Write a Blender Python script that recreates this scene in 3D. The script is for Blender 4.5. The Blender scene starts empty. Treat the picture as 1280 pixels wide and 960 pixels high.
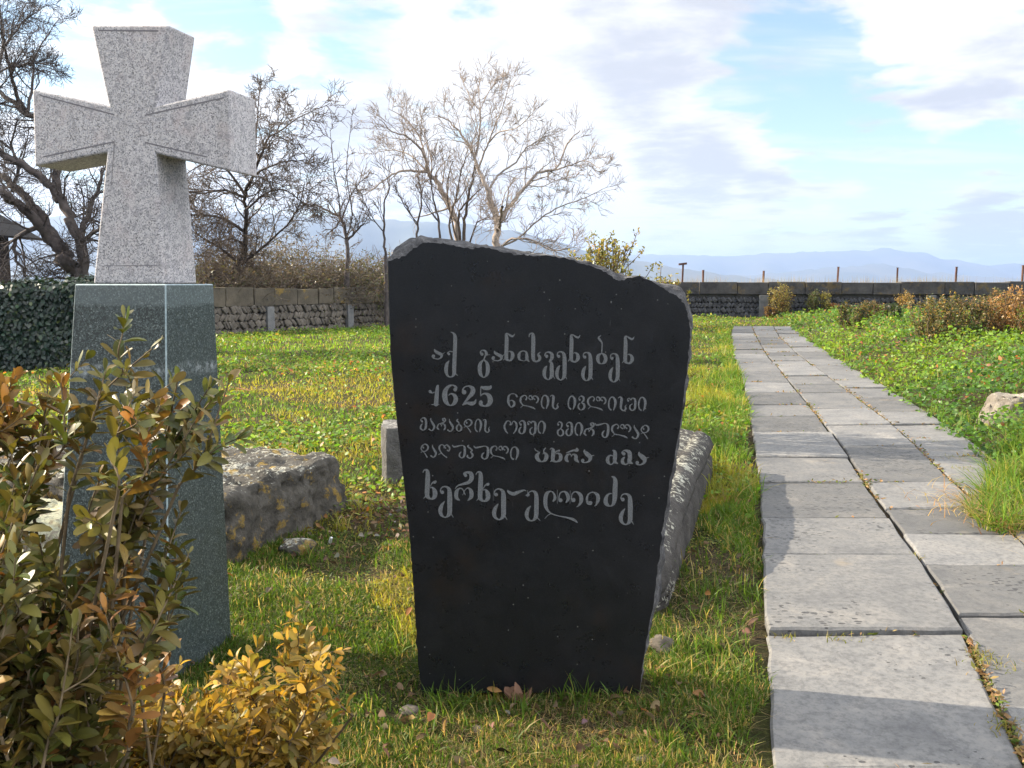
import bpy, bmesh, math, random
import numpy as np
from mathutils import Vector, Matrix, noise as mnoise

random.seed(7)
RNG = np.random.default_rng(11)
SC = bpy.context.scene
COL = SC.collection
R = math.radians

# ------------------------------------------------------------------ camera
PITCH = math.atan(125 / 1100)
EYE = Vector((0, 0, 1.5))
cam_d = bpy.data.cameras.new('camera')
cam_d.sensor_width = 36
cam_d.lens = 36 * 1100 / 1280
cam_d.clip_start = 0.05
cam_d.clip_end = 60000
cam = bpy.data.objects.new('camera', cam_d)
COL.objects.link(cam)
cam.location = EYE
cam.rotation_euler = (math.pi / 2 - PITCH, 0, 0)
SC.camera = cam

# ------------------------------------------------------------------ exposure
SC.view_settings.view_transform = 'Standard'
SC.view_settings.look = 'None'
SC.view_settings.gamma = 1
SC.view_settings.use_curve_mapping = False
SC.view_settings.exposure = 1.95
SC.cycles.max_bounces = 8
SC.cycles.transparent_max_bounces = 8
SC.cycles.volume_bounces = 0
SC.cycles.use_denoising = True

# ------------------------------------------------------------------ sun
SUN_EL, SUN_AZ = R(27), R(13)           # from the left and a little beyond the stones
sun_to = Vector((-math.cos(SUN_EL) * math.cos(SUN_AZ), math.cos(SUN_EL) * math.sin(SUN_AZ), math.sin(SUN_EL)))
sun_d = bpy.data.lights.new('sun', 'SUN')
sun_d.energy = 4.3
sun_d.angle = R(0.5)
sun_d.color = (1.0, 0.87, 0.68)
sun = bpy.data.objects.new('sun', sun_d)
COL.objects.link(sun)
sun.location = (-20, 5, 12)
sun.rotation_euler = sun_to.to_track_quat('Z', 'Y').to_euler()


def ray(px, py):
    a, b = (px - 640) / 1100, (480 - py) / 1100
    c, s = math.cos(PITCH), math.sin(PITCH)
    return Vector((a, c + b * s, -s + b * c))


def G(px, py, z=0.0):
    d = ray(px, py)
    return EYE + d * ((z - EYE.z) / d.z)


def P(px, py, y):
    d = ray(px, py)
    return EYE + d * (y / d.y)


def PL(px, py, p0, n):
    d = ray(px, py)
    return EYE + d * ((p0 - EYE).dot(n) / d.dot(n))


# ------------------------------------------------------------------ sky with clouds
class NT:
    def __init__(self, tree):
        self.t = tree
        self.n = tree.nodes
        self.l = tree.links

    def node(self, kind, **kw):
        nd = self.n.new(kind)
        for k, v in kw.items():
            setattr(nd, k, v)
        return nd

    def set(self, sock, v):
        if hasattr(v, 'node') or isinstance(v, bpy.types.NodeSocket):
            self.l.new(v, sock)
        elif v is not None:
            sock.default_value = v

    def math(self, op, a, b=None, c=None, clamp=False):
        nd = self.node('ShaderNodeMath', operation=op, use_clamp=clamp)
        for i, v in enumerate((a, b, c)):
            if v is not None:
                self.set(nd.inputs[i], v)
        return nd.outputs[0]

    def vmath(self, op, a, b=None):
        nd = self.node('ShaderNodeVectorMath', operation=op)
        self.set(nd.inputs[0], a)
        if b is not None:
            self.set(nd.inputs[1], b)
        return nd.outputs['Value'] if op in ('DOT_PRODUCT', 'LENGTH') else nd.outputs[0]

    def mr(self, v, a, b, c=0.0, d=1.0, smooth=True):
        nd = self.node('ShaderNodeMapRange')
        nd.interpolation_type = 'SMOOTHSTEP' if smooth else 'LINEAR'
        self.set(nd.inputs[0], v)
        for i, x in enumerate((a, b, c, d)):
            self.set(nd.inputs[i + 1], x)
        return nd.outputs[0]

    def mix(self, f, a, b, blend='MIX'):
        nd = self.node('ShaderNodeMix', data_type='RGBA', blend_type=blend)
        self.set(nd.inputs[0], f)
        self.set(nd.inputs[6], tuple(a) + (1,) if isinstance(a, (tuple, list)) and len(a) == 3 else a)
        self.set(nd.inputs[7], tuple(b) + (1,) if isinstance(b, (tuple, list)) and len(b) == 3 else b)
        return nd.outputs[2]

    def noise(self, vec, scale, detail=4, rough=0.55, dist=0.0, out=0):
        nd = self.node('ShaderNodeTexNoise')
        if vec is not None:
            self.set(nd.inputs['Vector'], vec)
        nd.inputs['Scale'].default_value = scale
        nd.inputs['Detail'].default_value = detail
        nd.inputs['Roughness'].default_value = rough
        nd.inputs['Distortion'].default_value = dist
        return nd.outputs[out]

    def voro(self, vec, scale, feature='F1', rnd=1.0, out='Distance'):
        nd = self.node('ShaderNodeTexVoronoi', feature=feature)
        if vec is not None:
            self.set(nd.inputs['Vector'], vec)
        nd.inputs['Scale'].default_value = scale
        nd.inputs['Randomness'].default_value = rnd
        return nd.outputs[out]

    def ramp(self, f, stops, interp='LINEAR'):
        nd = self.node('ShaderNodeValToRGB')
        cr = nd.color_ramp
        cr.interpolation = interp
        while len(cr.elements) < len(stops):
            cr.elements.new(0.5)
        for e, (p, c) in zip(cr.elements, stops):
            e.position = p
            e.color = tuple(c) + (1,) if len(c) == 3 else c
        self.set(nd.inputs[0], f)
        return nd.outputs[0]


world = bpy.data.worlds.new('World')
SC.world = world
world.use_nodes = True
W = NT(world.node_tree)
bg = world.node_tree.nodes['Background']
sky = W.node('ShaderNodeTexSky', sky_type='NISHITA', sun_disc=False)
sky.sun_elevation = SUN_EL
sky.sun_rotation = math.atan2(sun_to.x, sun_to.y)
sky.air_density, sky.dust_density, sky.ozone_density = 1.0, 0.6, 1.5
gen = W.node('ShaderNodeTexCoord').outputs['Generated']
sep = W.node('ShaderNodeSeparateXYZ')
W.l.new(gen, sep.inputs[0])
zz = W.math('ADD', W.math('MAXIMUM', sep.outputs[2], 0.0), 0.10)
comb = W.node('ShaderNodeCombineXYZ')
W.l.new(W.math('DIVIDE', sep.outputs[0], zz), comb.inputs[0])
W.l.new(W.math('DIVIDE', sep.outputs[1], zz), comb.inputs[1])
cl = comb.outputs[0]
n1 = W.noise(cl, 2.3, 12, 0.60, 0.35)
n2 = W.noise(W.vmath('ADD', cl, (3.1, 7.7, 1.3)), 1.7, 10, 0.6, 0.3)
n3 = W.noise(W.vmath('ADD', cl, (9.1, 2.7, 4.3)), 5.5, 10, 0.62, 0.3)
bias = 0.12
acc = None
SKYB = [(300, 60, 20, .10), (640, 120, 16, .16), (760, 30, 9, .12), (1210, 35, 7, .34), (1180, 140, 3.0, .16),
        (1090, 115, 3, .14), (980, 300, 9, .10), (1010, 215, 9.5, -.22), (1110, 245, 9, -.26), (1240, 230, 7, -.22),
        (1000, 85, 5.5, -.22), (1120, 110, 3, -.14), (285, 30, 4.5, -.45), (1180, 150, 2.2, .34), (870, 195, 4.5, .28),
        (1040, 228, 2.2, .2), (60, 40, 6, -.28), (450, 25, 4, -.36), (900, 300, 5, .16), (1150, 285, 6, .22), (930, 215, 4, .24), (985, 240, 3, .22), (830, 225, 5, .25), (1235, 285, 4, .35), (1060, 300, 4, .2), (700, 60, 9, .1), (910, 60, 5, .15)]
for (px, py, rad, w) in SKYB:
    d = ray(px, py).normalized()
    dt = W.vmath('DOT_PRODUCT', gen, tuple(d))
    t = W.mr(dt, math.cos(R(rad)), 1.0, 0.0, w)
    acc = t if acc is None else W.math('ADD', acc, t)
# thin wind-drawn streaks near the horizon
mp = W.node('ShaderNodeMapping')
mp.inputs['Scale'].default_value = (0.7, 2.6, 1)
mp.inputs['Rotation'].default_value = (0, 0, R(18))
W.l.new(cl, mp.inputs['Vector'])
streak = W.noise(mp.outputs[0], 0.8, 6, 0.6, 0.4)
n1b = W.math('MULTIPLY_ADD', W.math('SUBTRACT', n1, 0.5), 2.1, 0.5)
n1b = W.math('MULTIPLY_ADD', W.math('SUBTRACT', n3, 0.5), 0.55, n1b)
cov = W.math('ADD', W.math('ADD', n1b, acc), bias)
cov = W.mr(cov, 0.34, 0.74)
cov2 = W.math('MULTIPLY', W.mr(streak, 0.48, 0.70), 0.7)
cov = W.math('MAXIMUM', cov, cov2)
cov = W.math('MULTIPLY', cov, W.mr(sep.outputs[2], -0.02, 0.015))
# grey bellies where the cloud is thick, white where it thins
thick = W.math('ADD', W.math('MULTIPLY', n2, 0.75), W.math('MULTIPLY', n1, 0.35))
SKYG = [(800, 95, 4, .16), (850, 205, 4, .18), (400, 105, 7, .10), (930, 10, 6, .16), (1240, 290, 3, .3), (905, 212, 2.6, .14), (960, 240, 2, .10), (1090, 300, 3, .15), (1230, 75, 4, .10),
        (680, 5, 6, .1), (620, 100, 7, -.16), (180, 80, 12, -.18), (1150, 30, 4, -.12), (720, 250, 5, -.12)]
for (px, py, rad, w) in SKYG:
    d = ray(px, py).normalized()
    t = W.mr(W.vmath('DOT_PRODUCT', gen, tuple(d)), math.cos(R(rad)), 1.0, 0.0, w)
    thick = W.math('ADD', thick, t)
shade = W.mr(W.math('MULTIPLY_ADD', W.math('SUBTRACT', n3, 0.5), 0.5, thick), 0.45, 0.80)
ccol = W.mix(shade, (3.9, 3.85, 3.78), (2.45, 2.5, 2.68))
# clouds glow towards the sun
glow = W.mr(W.vmath('DOT_PRODUCT', gen, tuple(sun_to)), 0.35, 1.0, 1.0, 1.6)
# unseen brighter cloud deck overhead, added to lift the ambient light
glow = W.math('MULTIPLY', glow, W.mr(sep.outputs[2], 0.42, 0.75, 1.0, 1.7))
bk = W.mr(W.vmath('DOT_PRODUCT', gen, tuple(Vector((0.85, -0.35, 0.40)).normalized())), 0.55, 0.95)   # unseen bright lobe right and behind, added to light the right-hand faces
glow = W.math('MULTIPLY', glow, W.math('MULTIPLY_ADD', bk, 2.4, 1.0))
cov = W.math('MAXIMUM', cov, W.math('MULTIPLY', W.mr(sep.outputs[2], 0.40, 0.65), 0.8))
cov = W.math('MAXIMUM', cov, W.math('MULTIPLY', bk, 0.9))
low = W.math('MULTIPLY', W.mr(sep.outputs[2], 0.085, 0.02), W.mr(streak, 0.36, 0.55))
cov = W.math('MAXIMUM', cov, W.math('MULTIPLY', low, 0.8))
vm = W.node('ShaderNodeVectorMath', operation='SCALE')
W.l.new(ccol, vm.inputs[0])
W.l.new(glow, vm.inputs['Scale'])
skyc = W.node('ShaderNodeVectorMath', operation='SCALE')
W.l.new(W.mix(1.0, sky.outputs[0], (0.86, 0.86, 0.80), 'MULTIPLY'), skyc.inputs[0])
skyc.inputs['Scale'].default_value = 1.0
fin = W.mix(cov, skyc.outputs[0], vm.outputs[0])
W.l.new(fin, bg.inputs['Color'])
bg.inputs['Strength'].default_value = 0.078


# ------------------------------------------------------------------ materials
def mat(name, rough=0.8, spec=0.5):
    m = bpy.data.materials.new(name)
    m.use_nodes = True
    t = NT(m.node_tree)
    b = m.node_tree.nodes['Principled BSDF']
    b.inputs['Roughness'].default_value = rough
    b.inputs['Specular IOR Level'].default_value = spec
    t.b = b
    t.obj = t.node('ShaderNodeTexCoord').outputs['Object']
    t.pos = t.node('ShaderNodeNewGeometry').outputs['Position']
    return m, t


def bump(t, h, strength=0.5, dist=0.02):
    nd = t.node('ShaderNodeBump')
    nd.inputs['Strength'].default_value = strength
    nd.inputs['Distance'].default_value = dist
    t.l.new(h, nd.inputs['Height'])
    t.l.new(nd.outputs[0], t.b.inputs['Normal'])


def simple(name, c1, c2, scale=6, rough=0.85, bscale=None, bstr=0.4, spec=0.3, bdist=0.02):
    m, t = mat(name, rough, spec)
    f = t.noise(t.pos, scale, 6, 0.6)
    t.l.new(t.ramp(f, [(0.3, c1), (0.7, c2)]), t.b.inputs['Base Color'])
    if bscale:
        bump(t, t.noise(t.pos, bscale, 6, 0.65), bstr, bdist)
    return m


def foliage(name, rough=0.55, trans=0.45, spec=0.3):
    """leaf material: colour comes from the per-leaf 'tint' attribute"""
    m, t = mat(name, rough, spec)
    at = t.node('ShaderNodeAttribute', attribute_name='tint')
    t.l.new(at.outputs['Color'], t.b.inputs['Base Color'])
    tr = t.node('ShaderNodeBsdfTranslucent')
    g = t.node('ShaderNodeMix', data_type='RGBA', blend_type='MULTIPLY')
    g.inputs[0].default_value = 1
    t.l.new(at.outputs['Color'], g.inputs[6])
    g.inputs[7].default_value = (1.5, 1.4, 0.7, 1)
    t.l.new(g.outputs[2], tr.inputs['Color'])
    mx = t.node('ShaderNodeMixShader')
    mx.inputs[0].default_value = trans
    out = m.node_tree.nodes['Material Output']
    t.l.new(t.b.outputs[0], mx.inputs[1])
    t.l.new(tr.outputs[0], mx.inputs[2])
    t.l.new(mx.outputs[0], out.inputs['Surface'])
    return m


M = {}
# soil, moss and thin turf under the grass
m, t = mat('ground', 0.95, 0.1)
a = t.noise(t.pos, 0.9, 6, 0.6)
b_ = t.noise(t.pos, 9, 6, 0.7)
c_ = t.noise(t.pos, 90, 8, 0.8)
turf = t.ramp(b_, [(0.3, (0.025, 0.035, 0.01)), (0.55, (0.065, 0.072, 0.018)), (0.75, (0.11, 0.10, 0.028))])
soil = t.ramp(c_, [(0.36, (0.022, 0.016, 0.010)), (0.5, (0.06, 0.045, 0.028)), (0.66, (0.15, 0.115, 0.075))])
turf = t.mix(t.mr(c_, 0.4, 0.62, 0.75, 0.0), turf, (0.02, 0.018, 0.008))
near = t.mix(t.mr(a, 0.44, 0.60), turf, soil)
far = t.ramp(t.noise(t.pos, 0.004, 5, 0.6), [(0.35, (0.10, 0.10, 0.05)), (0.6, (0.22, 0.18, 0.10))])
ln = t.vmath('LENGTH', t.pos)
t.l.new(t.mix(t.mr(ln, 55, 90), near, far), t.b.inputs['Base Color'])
bump(t, t.math('ADD', b_, t.math('MULTIPLY', c_, 0.8)), 1.0, 0.04)
M['ground'] = m

# basalt paving
m, t = mat('basalt_paving', 0.72, 0.35)
gi = t.node('ShaderNodeNewGeometry').outputs['Random Per Island']
off = t.node('ShaderNodeVectorMath', operation='SCALE')
cx = t.node('ShaderNodeCombineXYZ')
for i in range(3):
    t.l.new(gi, cx.inputs[i])
t.l.new(cx.outputs[0], off.inputs[0])
off.inputs['Scale'].default_value = 37.0
pv = t.vmath('ADD', t.pos, off.outputs[0])
big = t.noise(pv, 3.4, 10, 0.72, 0.6)
fine = t.noise(pv, 34, 8, 0.78)
base = t.ramp(big, [(0.28, (0.058, 0.058, 0.060)), (0.46, (0.101, 0.101, 0.100)), (0.58, (0.122, 0.119, 0.114)), (0.74, (0.185, 0.174, 0.157))])
wn = t.node('ShaderNodeTexWhiteNoise', noise_dimensions='1D')
t.l.new(gi, wn.inputs['W'])
vs_ = t.node('ShaderNodeVectorMath', operation='SCALE')
t.l.new(base, vs_.inputs[0])
t.l.new(t.mr(wn.outputs['Value'], 0, 1, 0.72, 1.5, False), vs_.inputs['Scale'])
base = vs_.outputs[0]
base = t.mix(t.mr(fine, 0.42, 0.66, 0.0, 0.6), base, (0.05, 0.05, 0.053))
mp = t.node('ShaderNodeMapping')
mp.inputs['Scale'].default_value = (0.55, 1.0, 1)
t.l.new(pv, mp.inputs['Vector'])
vv = t.voro(mp.outputs[0], 46)
vcol = t.node('ShaderNodeSeparateColor')
t.l.new(t.voro(mp.outputs[0], 46, out='Color'), vcol.inputs[0])
vv = t.math('MULTIPLY_ADD', t.math('SUBTRACT', t.noise(pv, 130, 3, 0.6), 0.5), 0.35, vv)
msk = t.mr(t.math('ADD', t.noise(pv, 1.6, 4, 0.6), t.math('MULTIPLY', t.math('SUBTRACT', wn.outputs['Value'], 0.5), -0.2)), 0.40, 0.62)
thr = t.math('MULTIPLY', t.math('MULTIPLY', msk, t.math('POWER', vcol.outputs[0], 2.0)), 0.56)
pit = t.mr(t.math('SUBTRACT', vv, thr), -0.04, 0.02, 1.0, 0.0)
base = t.mix(t.math('MULTIPLY', pit, 0.85), base, (0.03, 0.03, 0.032))
stain = t.mr(t.noise(pv, 1.3, 5, 0.7), 0.62, 0.74, 0.0, 0.45)
base = t.mix(stain, base, (0.24, 0.19, 0.12))
t.l.new(base, t.b.inputs['Base Color'])
hh = t.math('ADD', t.math('MULTIPLY', fine, 0.35), t.math('MULTIPLY', pit, -0.9))
bump(t, hh, 0.8, 0.010)
M['paving'] = m

# pale speckled granite (cross)
m, t = mat('pale_granite', 0.55, 0.45)
v1 = t.voro(t.obj, 250, out='Color')
sv = t.node('ShaderNodeSeparateColor')
t.l.new(v1, sv.inputs[0])
gr = t.ramp(sv.outputs[0], [(0.0, (0.11, 0.11, 0.12)), (0.09, (0.22, 0.22, 0.238)), (0.32, (0.345, 0.336, 0.348)), (0.6, (0.41, 0.40, 0.412)), (0.85, (0.48, 0.46, 0.47))], 'CONSTANT')
pk = t.mr(t.noise(t.obj, 9, 4, 0.6), 0.5, 0.7, 0.0, 0.35)
gr = t.mix(pk, gr, (0.40, 0.335, 0.33))
v2 = t.voro(t.vmath('ADD', t.obj, (4.0, 1.0, 2.0)), 60, out='Color')
s2 = t.node('ShaderNodeSeparateColor')
t.l.new(v2, s2.inputs[0])
mpz = t.node('ShaderNodeMapping')
mpz.inputs['Scale'].default_value = (11, 11, 1.6)
t.l.new(t.obj, mpz.inputs['Vector'])
gr = t.mix(t.mr(t.noise(mpz.outputs[0], 1.0, 6, 0.65), 0.52, 0.72, 0.0, 0.32), gr, (0.19, 0.185, 0.18))
gr = t.mix(t.mr(s2.outputs[1], 0.85, 0.87, 0, 0.45), gr, (0.16, 0.16, 0.175))
t.l.new(gr, t.b.inputs['Base Color'])
bump(t, t.noise(t.obj, 120, 3, 0.6), 0.25, 0.003)
M['granite'] = m

# dark green granite (pedestal)
m, t = mat('green_granite', 0.42, 0.3)
v1 = t.voro(t.obj, 210, out='Color')
sv = t.node('ShaderNodeSeparateColor')
t.l.new(v1, sv.inputs[0])
gg = t.ramp(sv.outputs[0], [(0.0, (0.019, 0.026, 0.026)), (0.45, (0.042, 0.056, 0.056)), (0.78, (0.072, 0.092, 0.091)), (0.94, (0.125, 0.148, 0.147))], 'CONSTANT')
gg = t.mix(t.mr(t.noise(t.obj, 2.3, 5, 0.6), 0.4, 0.7, 0, 0.3), gg, (0.042, 0.055, 0.058))
so = t.node('ShaderNodeSeparateXYZ')
t.l.new(t.obj, so.inputs[0])
hz = t.math('ADD', so.outputs[2], t.math('MULTIPLY', t.noise(t.obj, 7, 4, 0.7), 0.05))
band = t.math('SUBTRACT', 1.0, t.mr(t.math('ABSOLUTE', t.math('SUBTRACT', hz, 1.20)), 0.0, 0.035))
chalk = t.math('MULTIPLY', band, t.mr(t.noise(t.obj, 40, 4, 0.7), 0.40, 0.72))
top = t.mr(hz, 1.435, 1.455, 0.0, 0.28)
gg = t.mix(t.math('MULTIPLY', chalk, 0.75), gg, (0.38, 0.42, 0.44))
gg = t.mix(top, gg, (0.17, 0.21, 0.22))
t.l.new(gg, t.b.inputs['Base Color'])
M['green_granite'] = m
M['chamfer'] = simple('bruised_granite_edge', (0.16, 0.22, 0.24), (0.33, 0.40, 0.42), 60, 0.6)

# black polished stone
m, t = mat('black_stone', 0.30, 0.26)
f = t.noise(t.obj, 240, 3, 0.7)
bk = t.ramp(f, [(0.35, (0.004, 0.0045, 0.006)), (0.62, (0.010, 0.011, 0.013)), (0.8, (0.03, 0.031, 0.034))])
sp = t.voro(t.obj, 55)
spn = t.node('ShaderNodeSeparateColor')
t.l.new(t.voro(t.obj, 55, out='Color'), spn.inputs[0])
dots = t.math('MULTIPLY', t.mr(sp, 0.10, 0.16, 1.0, 0.0), t.mr(spn.outputs[0], 0.93, 0.94))
bk = t.mix(t.math('MULTIPLY', dots, 0.6), bk, (0.20, 0.20, 0.19))
rust = t.mr(t.noise(t.obj, 3.2, 5, 0.65), 0.52, 0.75, 0.0, 0.55)
bk = t.mix(rust, bk, (0.022, 0.014, 0.009))
mp = t.node('ShaderNodeMapping')
mp.inputs['Scale'].default_value = (9, 9, 1.2)
t.l.new(t.obj, mp.inputs['Vector'])
drip = t.mr(t.noise(mp.outputs[0], 7, 4, 0.7), 0.66, 0.78, 0, 0.35)
bk = t.mix(drip, bk, (0.06, 0.055, 0.05))
film = t.mr(t.noise(t.obj, 4.5, 8, 0.72, 0.5), 0.42, 0.70, 0.0, 0.22)
bk = t.mix(film, bk, (0.028, 0.028, 0.031))
mp2 = t.node('ShaderNodeMapping')
mp2.inputs['Scale'].default_value = (60, 60, 5)
mp2.inputs['Rotation'].default_value = (0, R(14), 0)
t.l.new(t.obj, mp2.inputs['Vector'])
bk = t.mix(t.mr(t.noise(mp2.outputs[0], 1.0, 3, 0.6), 0.72, 0.78, 0.0, 0.35), bk, (0.10, 0.10, 0.10))
t.l.new(bk, t.b.inputs['Base Color'])
t.l.new(t.mr(t.noise(t.obj, 12, 4, 0.7), 0.3, 0.7, 0.25, 0.42), t.b.inputs['Roughness'])
M['black'] = m
m, t = mat('rough_broken_stone', 0.9, 0.2)
f = t.noise(t.pos, 22, 7, 0.7)
t.l.new(t.ramp(f, [(0.3, (0.022, 0.022, 0.025)), (0.55, (0.10, 0.10, 0.105)), (0.75, (0.24, 0.235, 0.23))]), t.b.inputs['Base Color'])
bump(t, t.noise(t.pos, 40, 7, 0.75), 1.0, 0.02)
M['broken'] = m
M['letter'] = simple('engraved_frost', (0.07, 0.075, 0.08), (0.15, 0.157, 0.162), 260, 0.85)


def lichen_stone(name, d1, d2, pale, cover=0.5, yellow=0.0, scale=1.0):
    m, t = mat(name, 0.92, 0.15)
    f = t.noise(t.pos, 5 * scale, 7, 0.68)
    base = t.ramp(f, [(0.3, d1), (0.7, d2)])
    nz = t.noise(t.pos, 30 * scale, 5, 0.7)
    cells = t.noise(t.vmath('ADD', t.pos, (3.0, 8.0, 1.0)), 24 * scale, 9, 0.66, 0.6)
    sz = t.node('ShaderNodeSeparateXYZ')
    t.l.new(t.node('ShaderNodeNewGeometry').outputs['Normal'], sz.inputs[0])
    upf = t.mr(sz.outputs[2], 0.2, 0.95, -0.05, 0.11)        # lichen thrives on the upper faces
    low = t.math('MULTIPLY', t.math('SUBTRACT', t.noise(t.pos, 3 * scale, 5, 0.65), 0.5), 0.55)
    li = t.mr(t.math('ADD', t.math('ADD', cells, upf), low), 0.76 - cover * 0.32, 0.82 - cover * 0.32)
    lc = t.ramp(nz, [(0.3, tuple(0.6 * x for x in pale)), (0.6, pale)])
    base = t.mix(t.math('MULTIPLY', li, 0.9), base, lc)
    if yellow:
        ym = t.mr(t.noise(t.vmath('ADD', t.pos, (5, 2, 9)), 4.5 * scale, 5, 0.7), 0.56, 0.64, 0.0, yellow)
        base = t.mix(ym, base, (0.26, 0.17, 0.03))
    t.l.new(base, t.b.inputs['Base Color'])
    bump(t, t.math('ADD', f, t.math('MULTIPLY', nz, 0.5)), 0.9, 0.03)
    return m


M['boulder'] = lichen_stone('lichened_boulder', (0.018, 0.017, 0.015), (0.105, 0.098, 0.086), (0.36, 0.36, 0.31), 0.40, 0.6, 1.5)
M['slab'] = lichen_stone('lichened_slab', (0.022, 0.021, 0.020), (0.075, 0.070, 0.066), (0.38, 0.38, 0.32), 0.42, 0.0, 1.25)
M['marker'] = lichen_stone('grey_marker', (0.06, 0.058, 0.055), (0.15, 0.145, 0.14), (0.30, 0.29, 0.27), 0.35, 0.0, 1.8)
M['mossrock'] = lichen_stone('mossy_rock', (0.10, 0.09, 0.07), (0.30, 0.27, 0.21), (0.42, 0.42, 0.30), 0.8, 0.25, 1.6)
M['palerock'] = lichen_stone('pale_rock', (0.10, 0.088, 0.072), (0.25, 0.22, 0.185), (0.36, 0.34, 0.28), 0.4)
M['rubble'] = lichen_stone('rubble_wall', (0.05, 0.046, 0.040), (0.18, 0.158, 0.135), (0.25, 0.235, 0.20), 0.35, 0.0, 0.6)
M['rubble_dark'] = lichen_stone('dark_rubble_wall', (0.035, 0.036, 0.04), (0.10, 0.10, 0.105), (0.18, 0.18, 0.18), 0.3, 0.0, 0.6)
M['coping'] = lichen_stone('coping_stone', (0.045, 0.04, 0.033), (0.13, 0.112, 0.085), (0.24, 0.22, 0.17), 0.3, 0.55, 0.35)
M['coping_dark'] = lichen_stone('dark_coping_stone', (0.035, 0.034, 0.036), (0.10, 0.095, 0.09), (0.17, 0.16, 0.14), 0.3, 0.25, 0.35)
M['mortar'] = simple('mortar', (0.05, 0.047, 0.042), (0.13, 0.12, 0.11), 3, 0.95, 14)
M['concrete'] = simple('concrete', (0.10, 0.105, 0.11), (0.18, 0.18, 0.18), 5, 0.9, 30, 0.3)
M['bark'] = simple('bark', (0.055, 0.042, 0.034), (0.16, 0.125, 0.10), 7, 0.95, 20, 0.6)
M['bark_pale'] = simple('pale_bark', (0.17, 0.14, 0.12), (0.36, 0.305, 0.265), 7, 0.95, 20, 0.6)  # pale bark, lightened further to paint in backlit glare on the far trees
M['bark_dark'] = simple('dark_bark', (0.03, 0.026, 0.026), (0.105, 0.088, 0.083), 7, 0.95, 20, 0.6)
M['bark_red'] = simple('reddish_twig', (0.085, 0.066, 0.050), (0.20, 0.16, 0.125), 3, 0.95)
M['stem'] = simple('shrub_stem', (0.06, 0.045, 0.025), (0.16, 0.12, 0.07), 30, 0.9)
M['rust'] = simple('rusty_iron', (0.05, 0.025, 0.018), (0.12, 0.06, 0.04), 12, 0.9)
M['timber'] = simple('dark_timber', (0.015, 0.011, 0.010), (0.045, 0.033, 0.026), 8, 0.9)
M['roof'] = simple('old_roof_tile', (0.008, 0.008, 0.009), (0.025, 0.022, 0.020), 5, 0.9, 8, 0.6)
M['mountain'] = simple('mountain', (0.03, 0.045, 0.035), (0.09, 0.085, 0.06), 0.002, 1.0)
M['white'] = simple('white_scrap', (0.6, 0.62, 0.66), (0.75, 0.76, 0.78), 40, 0.6)
M['pebble'] = simple('pebble', (0.045, 0.038, 0.03), (0.13, 0.112, 0.09), 25, 0.9, 60)
M['grass'] = foliage('grass_blade', 0.5, 0.5, 0.25)
M['leaf'] = foliage('leaf', 0.42, 0.35, 0.4)
M['cover'] = foliage('ground_cover_leaf', 0.5, 0.4, 0.35)
M['dead'] = foliage('dead_leaf', 0.8, 0.25, 0.1)
M['box'] = foliage('boxwood_leaf', 0.42, 0.18, 0.3)
M['box_gold'] = foliage('golden_boxwood_leaf', 0.45, 0.4, 0.25)
M['ivy'] = foliage('ivy_leaf', 0.35, 0.15, 0.5)


# ------------------------------------------------------------------ scene graph helpers
def link(o, parent=None):
    COL.objects.link(o)
    if parent is not None:
        o.parent = parent
    return o


def tag(o, label, cat, group=None, kind=None):
    o['label'] = label
    o['category'] = cat
    if group:
        o['group'] = group
    if kind:
        o['kind'] = kind
    return o


def empty(name, loc, label, cat, group=None, rz=0.0):
    o = bpy.data.objects.new(name, None)
    o.empty_display_size = 0.1
    o.location = loc
    o.rotation_euler = (0, 0, rz)
    link(o)
    return tag(o, label, cat, group)


def add_mesh(name, me, material, parent=None, local=False, smooth=False):
    """verts are in world space unless local; re-express them in the parent's frame"""
    o = bpy.data.objects.new(name, me)
    if parent is not None and not local:
        mw = Matrix.Translation(parent.location) @ parent.rotation_euler.to_matrix().to_4x4()
        me.transform(mw.inverted())
    for mm in (material if isinstance(material, (list, tuple)) else [material]):
        me.materials.append(mm)
    if smooth:
        me.polygons.foreach_set('use_smooth', np.ones(len(me.polygons), bool))
    return link(o, parent)


def recenter(o):
    """top-level single meshes: put the origin at the base of the thing"""
    me = o.data
    n = len(me.vertices)
    a = np.empty(n * 3, np.float32)
    me.vertices.foreach_get('co', a)
    a = a.reshape(-1, 3)
    c = np.array([(a[:, 0].min() + a[:, 0].max()) / 2, (a[:, 1].min() + a[:, 1].max()) / 2, a[:, 2].min()])
    me.transform(Matrix.Translation(-Vector(c)))
    o.location = Vector(c)
    return o


def np_mesh(name, V, F, tint=None):
    """uniform polygon mesh from arrays; tint = per-vertex RGB"""
    me = bpy.data.meshes.new(name)
    V = np.asarray(V, np.float32)
    F = np.asarray(F, np.int32)
    m_, k = F.shape
    me.vertices.add(len(V))
    me.vertices.foreach_set('co', V.ravel())
    me.loops.add(m_ * k)
    me.loops.foreach_set('vertex_index', F.ravel())
    me.polygons.add(m_)
    me.polygons.foreach_set('loop_start', np.arange(0, m_ * k, k, dtype=np.int32))
    me.update(calc_edges=True)
    if tint is not None:
        at = me.attributes.new('tint', 'FLOAT_COLOR', 'POINT')
        c = np.ones((len(V), 4), np.float32)
        c[:, :3] = tint
        at.data.foreach_set('color', c.ravel())
    return me


def pd_mesh(name, V, F):
    me = bpy.data.meshes.new(name)
    me.from_pydata([tuple(v) for v in V], [], F)
    me.update()
    return me


def bm_mesh(name, bm):
    bmesh.ops.recalc_face_normals(bm, faces=bm.faces)
    me = bpy.data.meshes.new(name)
    bm.to_mesh(me)
    bm.free()
    return me


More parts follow.
